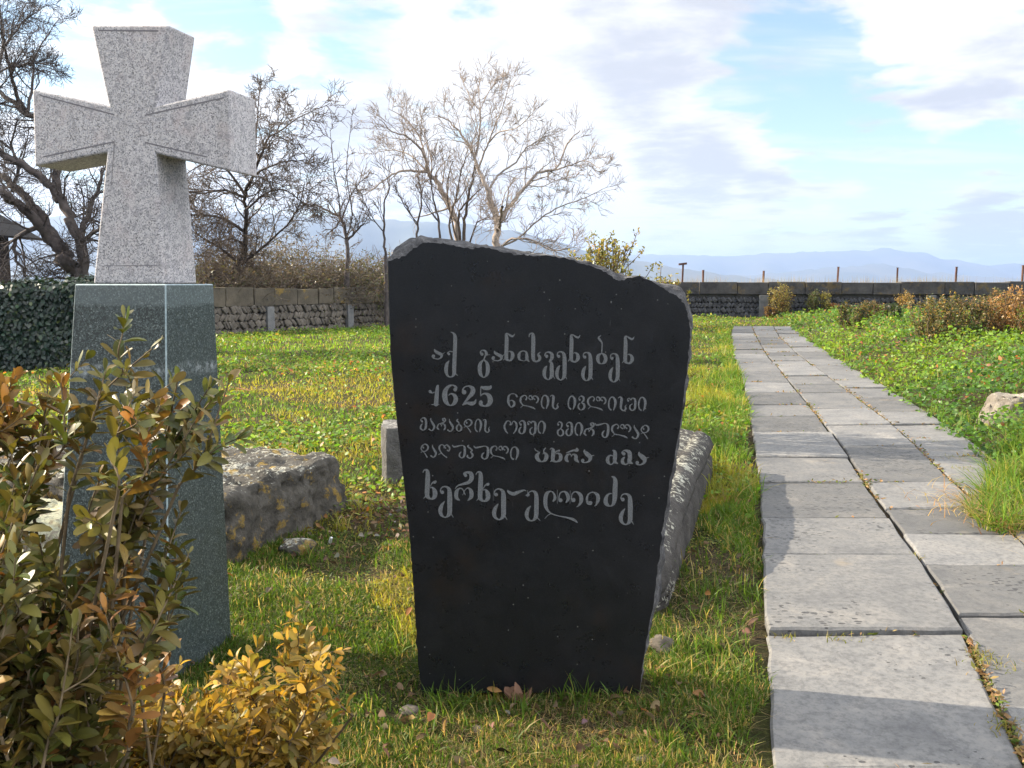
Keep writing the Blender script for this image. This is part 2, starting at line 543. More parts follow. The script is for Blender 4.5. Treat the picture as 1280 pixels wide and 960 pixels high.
def bm_box(bm, cx, cy, cz, sx, sy, sz, rz=0.0, ry=0.0, bev=0.0, jit=0.0, rnd=random):
    r = bmesh.ops.create_cube(bm, size=1)
    vs = r['verts']
    if bev:
        es = list({e for v in vs for e in v.link_edges})
        for v in vs:
            v.co = Vector((v.co.x * sx, v.co.y * sy, v.co.z * sz))
        g = bmesh.ops.bevel(bm, geom=es, offset=bev, segments=2, affect='EDGES', profile=0.6)
        vs = list({v for f in g['faces'] for v in f.verts} | {v for v in vs if v.is_valid})
    else:
        for v in vs:
            v.co = Vector((v.co.x * sx, v.co.y * sy, v.co.z * sz))
    mt = Matrix.Translation((cx, cy, cz)) @ Matrix.Rotation(rz, 4, 'Z') @ Matrix.Rotation(ry, 4, 'Y')
    for v in vs:
        if jit:
            v.co += Vector((rnd.uniform(-jit, jit), rnd.uniform(-jit, jit), rnd.uniform(-jit, jit)))
        v.co = mt @ v.co
    return vs


def vnoise(x, y, seed=0):
    """vectorised smooth value noise, about 0..1"""
    x = np.asarray(x, float)
    y = np.asarray(y, float)
    xi, yi = np.floor(x).astype(np.int64), np.floor(y).astype(np.int64)
    fx, fy = x - xi, y - yi
    fx, fy = fx * fx * (3 - 2 * fx), fy * fy * (3 - 2 * fy)

    def h(a, b):
        n = (a * 374761393 + b * 668265263 + seed * 1442695041) & 0x7fffffff
        n = ((n ^ (n >> 13)) * 1274126177) & 0x7fffffff
        return ((n ^ (n >> 16)) & 0xffff) / 65535.0
    return ((h(xi, yi) * (1 - fx) + h(xi + 1, yi) * fx) * (1 - fy) + (h(xi, yi + 1) * (1 - fx) + h(xi + 1, yi + 1) * fx) * fy)


def fbm(x, y, seed=0, o=4):
    s, a, t_ = 0, 0.5, 0
    for i in range(o):
        s = s + a * vnoise(x * 2 ** i, y * 2 ** i, seed + i)
        t_ += a
        a *= 0.5
    return s / t_


def sstep(a, b, x):
    t_ = np.clip((x - a) / (b - a), 0, 1)
    return t_ * t_ * (3 - 2 * t_)

# ------------------------------------------------------------------ terrain
E_L = [(-1, -0.35), (2.59, 0.81), (3.67, 1.10), (4.82, 1.41), (6.62, 1.90), (8.86, 2.45), (13.2, 3.50), (18.8, 4.75), (27.7, 6.9), (31.4, 7.9), (36, 9.2)]
E_1 = [(-1, 0.55), (2.59, 1.62), (3.86, 2.02), (4.82, 2.27), (6.62, 2.71), (8.63, 3.20), (11.4, 3.83), (18.8, 5.46), (25.5, 7.08), (30.2, 8.25), (36, 9.7)]
E_2 = [(-1, 1.3), (2.59, 2.37), (3.86, 2.72), (4.82, 2.95), (6.62, 3.38), (9.38, 4.10), (12.2, 4.72), (18.8, 6.13), (25.5, 7.75), (30.2, 9.0), (36, 10.6)]
E_R = [(-1, 2.0), (2.59, 3.05), (3.86, 3.36), (4.82, 3.58), (6.62, 3.98), (10.6, 4.98), (18.8, 6.84), (25.5, 8.43), (31.4, 9.95), (36, 11.2)]
NEAR_Y, FAR_Y = 0.4, 31.4


def edge(E, y):
    return np.interp(y, [e[0] for e in E], [e[1] for e in E])


def terrain(x, y):
    x = np.asarray(x, float)
    y = np.asarray(y, float)
    z = (fbm(x * 0.55, y * 0.55, 3) - 0.5) * 0.10 + (fbm(x * 3.1, y * 3.1, 8, 3) - 0.5) * 0.035
    calm = np.exp(-(((x + 0.35) / 1.5) ** 4 + ((y - 3.2) / 0.75) ** 4))      # trodden level round the stones
    z = z * (1 - 0.85 * calm) - 0.022 * calm
    xr, xl = edge(E_R, y), edge(E_L, y)
    inside = sstep(-0.55, 0.1, x - xl) * sstep(-0.55, 0.05, xr - x) * sstep(33.5, 31.5, y) * sstep(-2, 0, y)
    z = z * (1 - inside) - 0.032 * inside
    bank = sstep(-0.1, 2.2, x - xr) * (0.36 + 0.12 * fbm(x * 0.4, y * 0.4, 21)) * sstep(45, 30, y)
    z = z + bank
    left = sstep(-0.3, -4.5, x - 1.0) * sstep(8, 16, y) * sstep(34, 24, y) * 0.05
    z = z + left
    # beyond the wall the land falls away to the plain
    dd = np.maximum(np.maximum(y - 50, np.abs(x) - 45), 0)
    z = z - 14 * sstep(0, 320, dd)
    return z


def tz(x, y):
    return float(terrain(x, y))


def stretched(lo, hi, step, far, n):
    mid = np.arange(lo, hi + step / 2, step)
    g = np.geomspace(step * 2, far, n)
    return np.concatenate([(lo - g)[::-1], mid, hi + g])


xs = stretched(-13, 24, 0.14, 14000, 34)
ys = np.concatenate([-np.geomspace(1, 6000, 22)[::-1] - 1.5, np.arange(-1.5, 16, 0.10), np.arange(16, 48, 0.3), 48 + np.geomspace(0.6, 14000, 34)])
gx, gy = np.meshgrid(xs, ys)
gv = np.stack([gx.ravel(), gy.ravel(), terrain(gx, gy).ravel()], 1)
nx, ny = len(xs), len(ys)
ii = (np.arange(ny - 1)[:, None] * nx + np.arange(nx - 1)[None, :]).ravel()
gf = np.stack([ii, ii + 1, ii + nx + 1, ii + nx], 1)
ground = add_mesh('ground', np_mesh('ground', gv, gf), M['ground'], smooth=True)
ground['kind'] = 'structure'


# ------------------------------------------------------------------ mountains and the haze in front of them
def ridge(name, pts, dist, depth, seed, snow=False):
    """pts: (px, py) skyline; built as a real ridge with spurs, standing dist metres away"""
    px = np.array([p[0] for p in pts], float)
    w = [P(p[0], p[1], dist) for p in pts]
    x = np.array([v.x for v in w])
    h = np.array([v.z for v in w])
    n, kk = 220, 15
    X = np.linspace(x[0], x[-1], n)
    H = np.interp(X, x, h) + (fbm(X / dist * 60, X * 0, seed, 4) - 0.5) * 0.006 * dist
    V, F = [], []
    for j in range(kk):
        u = j / (kk - 1) * 2 - 1          # -1 front foot .. 0 crest .. 1 back foot
        s = (1 - abs(u)) ** 1.25
        for i in range(n):
            spur = (vnoise(X[i] / dist * 30 + 5, u * 2.5 + 9, seed + 5) - 0.5) * (1 - abs(u)) * abs(u) * 1.6
            V.append((X[i], dist + u * depth, -18 + (H[i] + 18) * max(0.0, s + spur)))
    for j in range(kk - 1):
        for i in range(n - 1):
            a_ = j * n + i
            F.append((a_, a_ + 1, a_ + n + 1, a_ + n))
    o = add_mesh(name, np_mesh(name, V, F), M['mountain'], smooth=True)
    o['kind'] = 'structure'
    return o


ridge('mountains', [(560, 345), (700, 326), (790, 320), (825, 317.5), (870, 320), (905, 322), (930, 319), (1000, 315.5), (1050, 313.5), (1085, 312), (1110, 310.5), (1150, 316), (1175, 322), (1200, 327), (1240, 331), (1280, 330), (1360, 322), (1500, 330), (1700, 340)], 9000, 1500, 31)
ridge('mountains', [(700, 352), (860, 346), (960, 343), (1010, 338), (1050, 333), (1085, 329.5), (1120, 332), (1165, 341), (1230, 347), (1400, 350), (1500, 353)], 6500, 900, 37)
ridge('mountains', [(-500, 300), (-200, 285), (0, 276), (150, 268), (300, 267), (380, 270), (445, 272), (505, 276), (600, 282), (660, 293), (715, 308), (800, 326), (870, 340), (960, 350)], 4600, 800, 41)

hm, ht = mat('haze')
for nd in list(hm.node_tree.nodes):
    if nd.type == 'BSDF_PRINCIPLED':
        hm.node_tree.nodes.remove(nd)
pvn = hm.node_tree.nodes.new('ShaderNodeVolumePrincipled')
pvn.inputs['Color'].default_value = (0.40, 0.55, 0.88, 1)
pvn.inputs['Density'].default_value = 0.00015
pvn.inputs['Anisotropy'].default_value = 0.3
hm.node_tree.links.new(pvn.outputs[0], hm.node_tree.nodes['Material Output'].inputs['Volume'])
bm = bmesh.new()
bm_box(bm, 0, 3200, 195, 29200, 24000, 430)
haze = add_mesh('haze', bm_mesh('haze', bm), hm)
haze['kind'] = 'stuff'

# ------------------------------------------------------------------ paved path
rnd = random.Random(5)
bm = bmesh.new()
ROWS = [[0.55, 1.6, 2.62, 3.66, 4.75, 5.53, 6.62, 7.57, 8.86, 9.95, 10.97, 12.21, 13.53, 15.16, 16.71, 17.9, 19.04, 20.3, 21.53, 22.8, 24.05, 25.6, 27.23, 29.2, 31.36],
        [0.5, 1.35, 2.1, 3.0, 3.87, 4.58, 5.17, 5.82, 6.6, 8.06, 9.33, 10.61, 12.12, 13.2, 14.41, 16.06, 17.2, 18.4, 19.5, 20.72, 22.0, 23.37, 24.8, 26.36, 28.7, 31.3],
        [0.6, 1.7, 2.75, 3.75, 4.7, 5.69, 6.6, 7.6, 8.49, 9.38, 10.28, 11.6, 12.69, 13.76, 15.16, 16.3, 17.61, 19.49, 21.0, 22.72, 24.6, 26.79, 29.1, 31.2]]
cols = [(E_L, E_1), (E_1, E_2), (E_2, E_R)]


def slab(c, y0, y1, dz, tilt):
    """a hand-cut slab: wavering edges, a worn arris, sides down into the bed"""
    ea, eb = cols[c]
    g = rnd.uniform(0.002, 0.007)
    gl = 0.0 if c == 0 else g + 0.002
    gr_ = g + 0.002
    n, mcount = 7, 7

    def pt(u, v):
        y = y0 + g + (y1 - y0 - 2 * g) * v
        a_, b_ = float(edge(ea, y)) + gl, float(edge(eb, y)) - gr_
        return Vector((a_ + (b_ - a_) * u, y, 0))
    ring = [(i / n, 0) for i in range(n)] + [(1, i / mcount) for i in range(mcount)] + [(1 - i / n, 1) for i in range(n)] + [(0, 1 - i / mcount) for i in range(mcount)]
    cen = pt(0.5, 0.5)
    top_, mid_, low_ = [], [], []
    jx = [rnd.uniform(0, 0.010), rnd.uniform(0, 0.010)]
    ja = [rnd.uniform(-0.012, 0.012) for _ in range(2)]
    for (u, v) in ring:
        p = pt(u, v)
        rag = 0.007
        if c == 0 and u == 0:
            rag = 0.011
        p += Vector((rnd.uniform(-rag, rag) * 0.7 + (jx[0] if u < 0.5 else -jx[1]) * abs(u - 0.5) * 2, rnd.uniform(-rag, rag) + ja[0] * 2 * (u - 0.5), 0))
        z = dz + tilt[0] * (u - 0.5) + tilt[1] * (v - 0.5)
        inn = (cen - p).normalized()
        top_.append(bm.verts.new(p + inn * 0.012 + Vector((0, 0, z))))
        mid_.append(bm.verts.new(p + Vector((0, 0, z - 0.008 - rnd.random() * 0.004))))
        low_.append(bm.verts.new(p + Vector((0, 0, z - 0.10))))
    bm.faces.new(top_)
    k = len(ring)
    for i in range(k):
        j = (i + 1) % k
        bm.faces.new((top_[j], top_[i], mid_[i], mid_[j]))
        bm.faces.new((mid_[j], mid_[i], low_[i], low_[j]))


for c in range(3):
    for y0, y1 in zip(ROWS[c][:-1], ROWS[c][1:]):
        dz = rnd.uniform(-0.010, 0.010)
        if c == 0 and y0 == 3.66:
            dz = 0.016
        if c == 0 and y0 == 2.62:
            dz = -0.012
        slab(c, y0, y1, dz, (rnd.uniform(-0.012, 0.012), rnd.uniform(-0.018, 0.018)))
path = add_mesh('path', bm_mesh('path', bm), M['paving'])
path['kind'] = 'structure'


# ------------------------------------------------------------------ boundary walls
def wall(name, A, B, height, cap_h, label, blocks, rub, cop, piers, rows=4, herring=True, thick=0.5, seed=1, mortar_top=0.0, post_w=0.42):
    rn = random.Random(seed)
    A, B = Vector((A[0], A[1], 0)), Vector((B[0], B[1], 0))
    L = (B - A).length
    ang = math.atan2(B.y - A.y, B.x - A.x)
    root = empty(name, ((A.x + B.x) / 2, (A.y + B.y) / 2, 0), label, 'wall', rz=ang)
    # local frame: x along the wall, -y towards the viewer
    bm = bmesh.new()
    bm_box(bm, 0, 0.04, (height - cap_h) / 2 - 0.2, L, thick - 0.10, height - cap_h + 0.4)
    add_mesh('core', bm_mesh('core', bm), M['mortar'], root, local=True)
    bm = bmesh.new()
    top_z = height - cap_h - mortar_top
    rh = (top_z + 0.05) / rows
    for r in range(rows):
        z = -0.05 + rh * (r + 0.5)
        x = -L / 2 + 0.05
        sgn = 1 if (r % 2 == 0) else -1
        while x < L / 2 - 0.05:
            w = rn.uniform(0.07, 0.19)
            ln_ = rh * rn.uniform(1.0, 1.25)
            tilt = sgn * rn.uniform(0.45, 0.75) if herring else rn.uniform(-0.3, 0.3)
            vs = bm_box(bm, x + w / 2, -thick / 2 + rn.uniform(-0.03, 0.07), z + rn.uniform(-0.012, 0.012), w * 1.05, 0.16 + rn.uniform(0, .05), ln_ * 0.95, ry=tilt, bev=min(w * 0.30, 0.035), jit=0.008, rnd=rn)
            x += w * rn.uniform(1.0, 1.15) / math.cos(tilt) * 0.92
    add_mesh('rubble', bm_mesh('rubble', bm), rub, root, local=True, smooth=True)
    x = -L / 2
    while x < L / 2 - 0.05:
        bl = min(rn.uniform(*blocks), L / 2 - x)
        if L / 2 - (x + bl) < 0.3:
            bl = L / 2 - x
        bm = bmesh.new()
        h = cap_h + rn.uniform(-0.05, 0.04)
        bm_box(bm, 0, 0, 0, bl - 0.02, thick + 0.14 + rn.uniform(-.03, .03), h, bev=0.03, jit=0.012, rnd=rn)
        bmesh.ops.translate(bm, verts=bm.verts, vec=(x + bl / 2, -0.01 + rn.uniform(-.02, .02), height - cap_h + h / 2 + 0.002))
        add_mesh('coping_block', bm_mesh('coping_block', bm), cop, root, local=True)
        x += bl
    for px_ in piers:
        bm = bmesh.new()
        bm_box(bm, px_, -thick / 2 - 0.10, (height - cap_h - 0.03) / 2 - 0.15, post_w, 0.14, height - cap_h - 0.03 + 0.3, bev=0.015)
        add_mesh('concrete_post', bm_mesh('concrete_post', bm), M['concrete'], root, local=True)
    return root


CORNER = (2.6, 42.2)
LA = (-9.6, 24.6)


def along(A, B, px):
    """distance from the wall's middle of the point seen at photo column px"""
    A, B = Vector((A[0], A[1], 0)), Vector((B[0], B[1], 0))
    d = ray(px, 400)
    u = (B - A).normalized()
    k = (A.x * u.y - A.y * u.x) / (d.x * u.y - d.y * u.x)
    p = Vector((d.x * k, d.y * k, 0))
    return (p - A).dot(u) - (B - A).length / 2


RB = (25.0, 38.0)
wall('stone_wall', LA, CORNER, 1.36, 0.52, 'brown stone boundary wall with yellow stained coping blocks under the brambles, left of the black gravestone',
     (0.65, 1.05), M['rubble'], M['coping'], [along(LA, CORNER, 328), along(LA, CORNER, 428), along(LA, CORNER, 560), along(LA, CORNER, 640)], 4, True, seed=3, post_w=0.27)
wall('stone_wall', (CORNER[0] + 0.3, CORNER[1] - 0.02), RB, 1.58, 0.55, 'dark herringbone stone boundary wall across the far end of the paved path',
     (1.0, 1.9), M['rubble_dark'], M['coping_dark'], [along(CORNER, RB, 949), along(CORNER, RB, 790), along(CORNER, RB, 1155)], 4, True, seed=9, mortar_top=0.14)

# ------------------------------------------------------------------ posts beyond the far wall
for i, (px, ty, dist, lean, lab) in enumerate([
        (852, 331, 46.5, 0.03, 'rusty iron post with a short bent top, beside the black gravestone'),
        (879, 338, 47, 0.0, 'thin rusty iron post, second from the black gravestone'),
        (954, 339, 48, 0.02, 'thin rusty iron post rising above the concrete strip of the far wall'),
        (1047, 334, 47, 0.05, 'leaning rusty iron post beyond the far wall above the dark green bush by the path'),
        (1122, 335, 46, -0.01, 'rusty iron post beyond the far wall behind the slender golden sapling'),
        (1195, 334, 45.5, -0.03, 'rusty iron post beyond the far wall behind the big box bushes'),
        (1279, 332, 45, 0.0, 'rusty iron post beyond the far wall, at the right edge of the photo')]):
    p = P(px, ty, dist)
    z0 = tz(p.x, p.y) - 0.2
    bm = bmesh.new()
    h = p.z - z0
    bm_box(bm, 0, 0, h / 2, 0.085, 0.085, h, bev=0.01)
    if i == 0:
        bm_box(bm, -0.02, 0, h + 0.045, 0.42, 0.13, 0.11, ry=-0.15, bev=0.01)
    else:
        bm_box(bm, 0, 0, h + 0.012, 0.11, 0.11, 0.02)
    o = add_mesh('fence_post', bm_mesh('fence_post', bm), M['rust'])
    o.location = (p.x, p.y, z0)
    o.rotation_euler = (0, lean, 0.3 * i)
    tag(o, lab, 'post', 'iron posts beyond the far wall')

# ------------------------------------------------------------------ hut at the left edge
e = P(41, 292, 25)
root = empty('hut', (e.x - 4.4, 26.6, tz(e.x - 4.4, 26.6)), 'small dark hut with a low tiled roof at the left edge, behind the ivy hedge', 'hut')
z0 = root.location.z
bm = bmesh.new()
bm_box(bm, 0, 0, (e.z - z0) / 2, 3.8, 3.2, e.z - z0 + 0.1)
add_mesh('hut_wall', bm_mesh('hut_wall', bm), M['timber'], root, local=True)
bm = bmesh.new()
for k in range(14):                      # lapped tile courses on both slopes
    for s in (-1, 1):
        t0 = k / 14
        bm_box(bm, s * (2.75 - t0 * 2.75 - 0.1), 0, e.z - z0 + 0.08 + t0 * 1.65, 0.30, 3.9, 0.06, ry=s * 0.54, jit=0.01)
add_mesh('roof', bm_mesh('roof', bm), M['roof'], root, local=True)
bm = bmesh.new()
for s in (-1, 1):
    bm_box(bm, s * 1.3, -1.72, e.z - z0 + 0.80, 3.1, 0.07, 0.16, ry=s * 0.54)
add_mesh('bargeboard', bm_mesh('bargeboard', bm), M['timber'], root, local=True)
bm = bmesh.new()
bm_box(bm, 0.6, -1.64, 1.0, 0.9, 0.06, 1.95, bev=0.01)
dr = add_mesh('door', bm_mesh('door', bm), M['bark_dark'], root, local=True)

# ------------------------------------------------------------------ engraved black gravestone
YF = 3.12
FN = Vector((0, -1, 0))
front_px = [(527, 866), (526, 862), (523.5, 830), (520, 790), (517, 735), (513, 680), (507, 620), (500, 560), (495, 515), (491, 475), (488, 440), (486.5, 380), (485, 327),
            (493, 324), (507, 320), (517, 310), (530, 303), (547, 304), (567, 306), (588, 311), (608, 309.5), (628, 315), (651, 318.6), (668, 320), (685, 319.6),
            (705, 323), (725, 328.7), (749, 337), (762, 343), (772, 351), (782, 349), (799, 344.5), (813, 351), (829, 360.6), (846, 369), (856, 381), (861, 397.6), (863, 420),
            (860, 450), (854, 500), (849, 540), (838, 600), (829, 660), (823, 700), (818, 745), (810, 790), (803, 830), (800, 862), (800, 866)]
back_px = [(527, 866), (526, 862), (523, 830), (519, 790), (516, 735), (511, 680), (505, 620), (498, 560), (493, 515), (489, 475), (486, 440), (484, 380), (484, 325),
           (488, 313), (500, 303), (510, 297), (522, 294), (544, 296.5), (571, 301), (590, 303), (606, 304), (631, 311), (652, 314), (671, 317), (690, 319),
           (712, 321.6), (739, 329), (758, 335), (768, 339), (778, 342), (790, 345), (803, 346), (823, 352), (838, 356), (853, 359), (863, 367), (868, 390), (869, 420),
           (866, 450), (861, 500), (855, 540), (845, 600), (836, 660), (833, 700), (829, 745), (817, 790), (808, 830), (803, 862), (803, 866)]
assert len(front_px) == len(back_px)


def resample(pts, sub):
    out = []
    for a_, b_ in zip(pts[:-1], pts[1:]):
        for k in range(sub):
            out.append((a_[0] + (b_[0] - a_[0]) * k / sub, a_[1] + (b_[1] - a_[1]) * k / sub))
    out.append(pts[-1])
    return out


rn = random.Random(2)
SUB = 6
fr, bk_ = resample(front_px, SUB), resample(back_px, SUB)
root = empty('gravestone', (0.06, YF + 0.08, 0), 'upright black polished gravestone with a rough broken top edge and engraved grey Georgian lettering', 'gravestone')
nF = len(fr)
rough = []
for (x, y) in fr:
    edge_amt = 0.3 if x < 520 and y > 330 else 1.0
    rough.append(edge_amt if y < 855 else 0.0)
F0 = [P(x + rn.gauss(0, .5) * q, y + rn.gauss(0, .7) * q, YF) for (x, y), q in zip(fr, rough)]
B0 = [P(x, y, YF) for (x, y) in bk_]
rings = [F0]
TH = 0.15
K = 7
for k in range(1, K + 1):
    t_ = k / K
    ring = []
    for i in range(nF):
        s = min(1.0, t_ * 2.2) ** 0.7           # bevel quickly out to the back outline, then run back
        p = F0[i].lerp(B0[i], s)
        p = Vector((p.x, YF + TH * (t_ ** 1.15), p.z))
        nz = mnoise.noise_vector(p * 16) * 0.011 + mnoise.noise_vector(p * 45) * 0.006
        if p.z > 0.02:
            p += nz * rough[i] * (1.0 if k < K else 0.6)
        ring.append(p)
    rings.append(ring)
V = [v for r in rings for v in r]
F = []
for k in range(K):
    for i in range(nF - 1):
        a_ = k * nF + i
        F.append((a_, a_ + nF, a_ + nF + 1, a_ + 1))
F.append(tuple(K * nF + i for i in range(nF)))
me = pd_mesh('broken_edge', V, F)
add_mesh('broken_edge', me, M['broken'], root, smooth=False)
me = pd_mesh('face', [v for v in F0], [tuple(range(nF - 1, -1, -1))])
# flip so that the polished face looks at the viewer
if me.polygons[0].normal.y > 0:
    me.flip_normals()
add_mesh('face', me, M['black'], root)

# lettering: every stroke is (x, y, width) in a drawing frame, then placed on the stone
FR = {'A': (530, 405, 9.143), 'B': (660, 405, 9.143), 'C': (520, 475, 8.533), 'D': (660, 475, 8.0), 'E': (515, 515, 8.258), 'F': (660, 515, 8.0), 'G': (520, 580, 8.828), 'H': (655, 580, 8.828)}


def spline(pts, n=7):
    if len(pts) < 3:
        return pts
    out = []
    pp = [pts[0]] + list(pts) + [pts[-1]]
    for i in range(1, len(pp) - 2):
        p0, p1, p2, p3 = pp[i - 1], pp[i], pp[i + 1], pp[i + 2]
        for k in range(n):
            t_ = k / n
            out.append(tuple(0.5 * ((2 * p1[c]) + (-p0[c] + p2[c]) * t_ + (2 * p0[c] - 5 * p1[c] + 4 * p2[c] - p3[c]) * t_ * t_ + (-p0[c] + 3 * p1[c] - 3 * p2[c] + p3[c]) * t_ ** 3) for c in range(3)))
    out.append(pts[-1])
    return out


LIFT = [0]


def stroke_geo(V, F, pts):
    """pts in photo pixels"""
    sp = spline(pts)
    n = len(sp)
    base = len(V)
    LIFT[0] = (LIFT[0] + 1) % 9
    lift = 0.0012 + LIFT[0] * 0.00011
    for i, (x, y, w) in enumerate(sp):
        a_ = sp[max(0, i - 1)]
        b_ = sp[min(n - 1, i + 1)]
        dx, dy = b_[0] - a_[0], b_[1] - a_[1]
        l = math.hypot(dx, dy) or 1
        w = max(w, 0.45) * 0.5
        nx_, ny_ = -dy / l * w, dx / l * w
        yy = YF - lift - i * 0.000004
        V.append(P(x + nx_, y + ny_, yy))
        V.append(P(x - nx_, y - ny_, yy))
    for i in range(n - 1):
        a_ = base + 2 * i
        F.append((a_, a_ + 1, a_ + 3, a_ + 2))
    for end in (0, n - 1):                  # rounded ends for the ball terminals
        x, y, w = sp[end]
        if w > 1.6:
            c0 = len(V)
            yy = YF - lift - 0.00006 - n * 0.000004
            for k in range(10):
                V.append(P(x + math.cos(k * .6283) * w * .5, y + math.sin(k * .6283) * w * .5, yy))
            F.append(tuple(range(c0, c0 + 10)))


def place(fr_, strokes, dx=0, dy=0):
    ox, oy, s = FR[fr_]
    return [[(ox + (x + dx) / s, oy + (y + dy) / s, w / s) for (x, y, w) in st] for st in strokes]


def fit(strokes, box, frm, wscale=1.0):
    """squeeze a letter drawn anywhere into box=(x0,y0,x1,y1) of frame frm"""
    ox, oy, s = FR[frm]
    xs_ = [p[0] for st in strokes for p in st]
    ys_ = [p[1] for st in strokes for p in st]
    wmax = 8
    x0, x1, y0, y1 = min(xs_) - wmax, max(xs_) + wmax, min(ys_) - wmax * .6, max(ys_) + wmax * .6
    sx, sy = (box[2] - box[0]) / (x1 - x0), (box[3] - box[1]) / (y1 - y0)
    return [[(ox + (box[0] + (x - x0) * sx) / s, oy + (box[1] + (y - y0) * sy) / s, w * wscale * (sx + sy) / 2 / s) for (x, y, w) in st] for st in strokes]


g_a = [[(118, 285, 10), (130, 312, 28), (165, 332, 36), (198, 352, 36), (195, 382, 22), (160, 400, 12), (115, 392, 14), (102, 374, 30), (108, 366, 38)], [(198, 350, 18), (218, 338, 9), (238, 326, 5)]]
line1 = []
line1 += place('A', g_a)
line1 += place('A', [[(303, 92, 8), (335, 105, 20), (355, 150, 42), (355, 250, 46), (350, 380, 46), (345, 500, 46), (342, 570, 40), (310, 605, 14), (270, 590, 24), (252, 530, 42), (262, 460, 36), (288, 418, 8)],
                     [(350, 555, 20), (368, 575, 12), (388, 592, 6)], [(330, 318, 12), (295, 312, 10), (272, 330, 16), (285, 343, 30)]])
line1 += place('A', [[(662, 345, 38), (645, 325, 16), (660, 303, 14), (695, 305, 20), (712, 335, 34), (700, 365, 18), (685, 402, 12)], [(712, 356, 10), (755, 348, 6)],
                     [(685, 405, 10), (645, 450, 36), (637, 510, 48), (648, 575, 38), (683, 610, 10), (720, 575, 36), (730, 510, 46), (720, 450, 36), (685, 405, 10)]])
line1 += place('A', g_a, 685, 20)
line1 += place('A', [[(1040, 112, 6), (1015, 140, 22), (985, 130, 22), (960, 112, 16), (940, 120, 30), (945, 180, 44), (942, 300, 44), (942, 390, 42), (965, 415, 20), (990, 412, 22), (1012, 375, 42), (1010, 335, 36), (985, 312, 14), (962, 318, 8)], [(935, 385, 18), (905, 415, 6)]])
line1 += place('A', [[(1170, 405, 20), (1150, 420, 8), (1120, 418, 8), (1090, 400, 26), (1085, 355, 34), (1105, 318, 16), (1140, 308, 12), (1170, 325, 24), (1175, 370, 36), (1180, 405, 30), (1205, 432, 8)]])
line1 += place('B', [[(12, 150, 10), (18, 120, 16), (40, 105, 14), (58, 125, 40), (60, 200, 46), (58, 320, 46), (62, 400, 40), (90, 428, 20), (125, 415, 26), (135, 385, 36), (118, 352, 26), (130, 328, 12), (145, 322, 6)]])
line1 += place('B', [[(213, 368, 38), (195, 355, 16), (205, 330, 14), (240, 322, 18), (272, 345, 36), (272, 390, 40), (245, 425, 14), (235, 432, 6)],
                     [(240, 427, 10), (268, 450, 36), (270, 520, 48), (270, 590, 44), (235, 635, 12), (195, 610, 30), (185, 560, 42), (195, 510, 36), (218, 478, 8)], [(285, 590, 14), (308, 628, 5)]])
g_e1 = [[(352, 370, 36), (335, 355, 16), (345, 325, 14), (380, 318, 16), (410, 345, 36), (418, 420, 46), (418, 520, 46), (412, 600, 40), (375, 640, 12), (340, 615, 30), (330, 565, 40), (342, 510, 34), (365, 472, 8)], [(425, 595, 14), (445, 632, 5)]]
line1 += place('B', g_e1)
g_n = [[(598, 125, 6), (575, 155, 22), (545, 145, 22), (515, 125, 16), (495, 135, 30), (498, 200, 44), (495, 310, 44), (495, 400, 40), (520, 430, 20), (550, 425, 26), (572, 390, 42), (565, 350, 34), (540, 328, 14), (518, 335, 8)], [(485, 395, 16), (458, 428, 6)]]
line1 += place('B', g_n)
line1 += place('B', g_e1, 297, 8)
line1 += place('B', [[(835, 130, 6), (808, 155, 20), (820, 180, 26), (845, 215, 16), (845, 270, 14), (842, 335, 14)], [(842, 335, 10), (805, 360, 34), (798, 400, 40), (810, 440, 28), (842, 455, 10), (875, 435, 36), (888, 398, 42), (875, 358, 36), (842, 335, 10)]])
line1 += place('B', g_e1, 608, 22)
line1 += place('B', g_n, 618, 18)

line2 = []
line2 += place('C', [[(243, 55, 8), (230, 70, 30), (225, 120, 40), (218, 200, 46), (214, 258, 48)], [(165, 262, 9), (248, 262, 9)], [(200, 128, 12), (175, 138, 12), (150, 122, 34)]])
line2 += place('C', [[(418, 102, 42), (425, 75, 26), (390, 55, 14), (345, 72, 32), (312, 120, 50), (307, 180, 58), (325, 240, 44), (365, 270, 14), (405, 250, 36), (425, 205, 48), (410, 165, 36), (375, 145, 14), (345, 165, 10)]])
line2 += place('C', [[(513, 130, 50), (500, 105, 20), (520, 75, 14), (565, 65, 18), (605, 95, 48), (600, 140, 50), (560, 190, 32), (515, 245, 16), (500, 268, 12)], [(500, 266, 14), (545, 245, 26), (590, 252, 42), (625, 240, 32), (640, 205, 8)]])
line2 += place('C', [[(802, 58, 12), (785, 82, 40), (730, 85, 40), (690, 68, 12)], [(693, 72, 12), (690, 120, 10), (690, 168, 14)], [(690, 165, 14), (730, 145, 18), (775, 165, 44), (793, 215, 56), (775, 260, 42), (730, 278, 16), (692, 260, 36), (692, 238, 44)]])
s_ts = [[(1080, 175, 20), (1060, 150, 8), (1020, 150, 10), (995, 180, 22), (995, 240, 24), (1020, 285, 12), (1050, 265, 24), (1052, 235, 22), (1030, 215, 10), (1005, 225, 8)]]
s_l = [[(655, 207, 16), (664, 188, 12), (645, 166, 10), (608, 185, 18), (600, 225, 20), (625, 262, 10), (680, 275, 10), (725, 290, 16), (748, 305, 6)], [(600, 290, 6), (625, 266, 8)],
       [(700, 208, 14), (683, 195, 8), (690, 172, 10), (708, 172, 14), (720, 195, 16), (712, 210, 8)], [(742, 206, 14), (728, 195, 8), (735, 172, 10), (762, 178, 16), (778, 205, 18), (768, 232, 14), (755, 242, 8)]]
s_i = [[(158, 282, 16), (140, 262, 14), (135, 215, 16), (150, 165, 12), (178, 155, 14), (200, 190, 26), (198, 240, 22), (182, 288, 8)]]
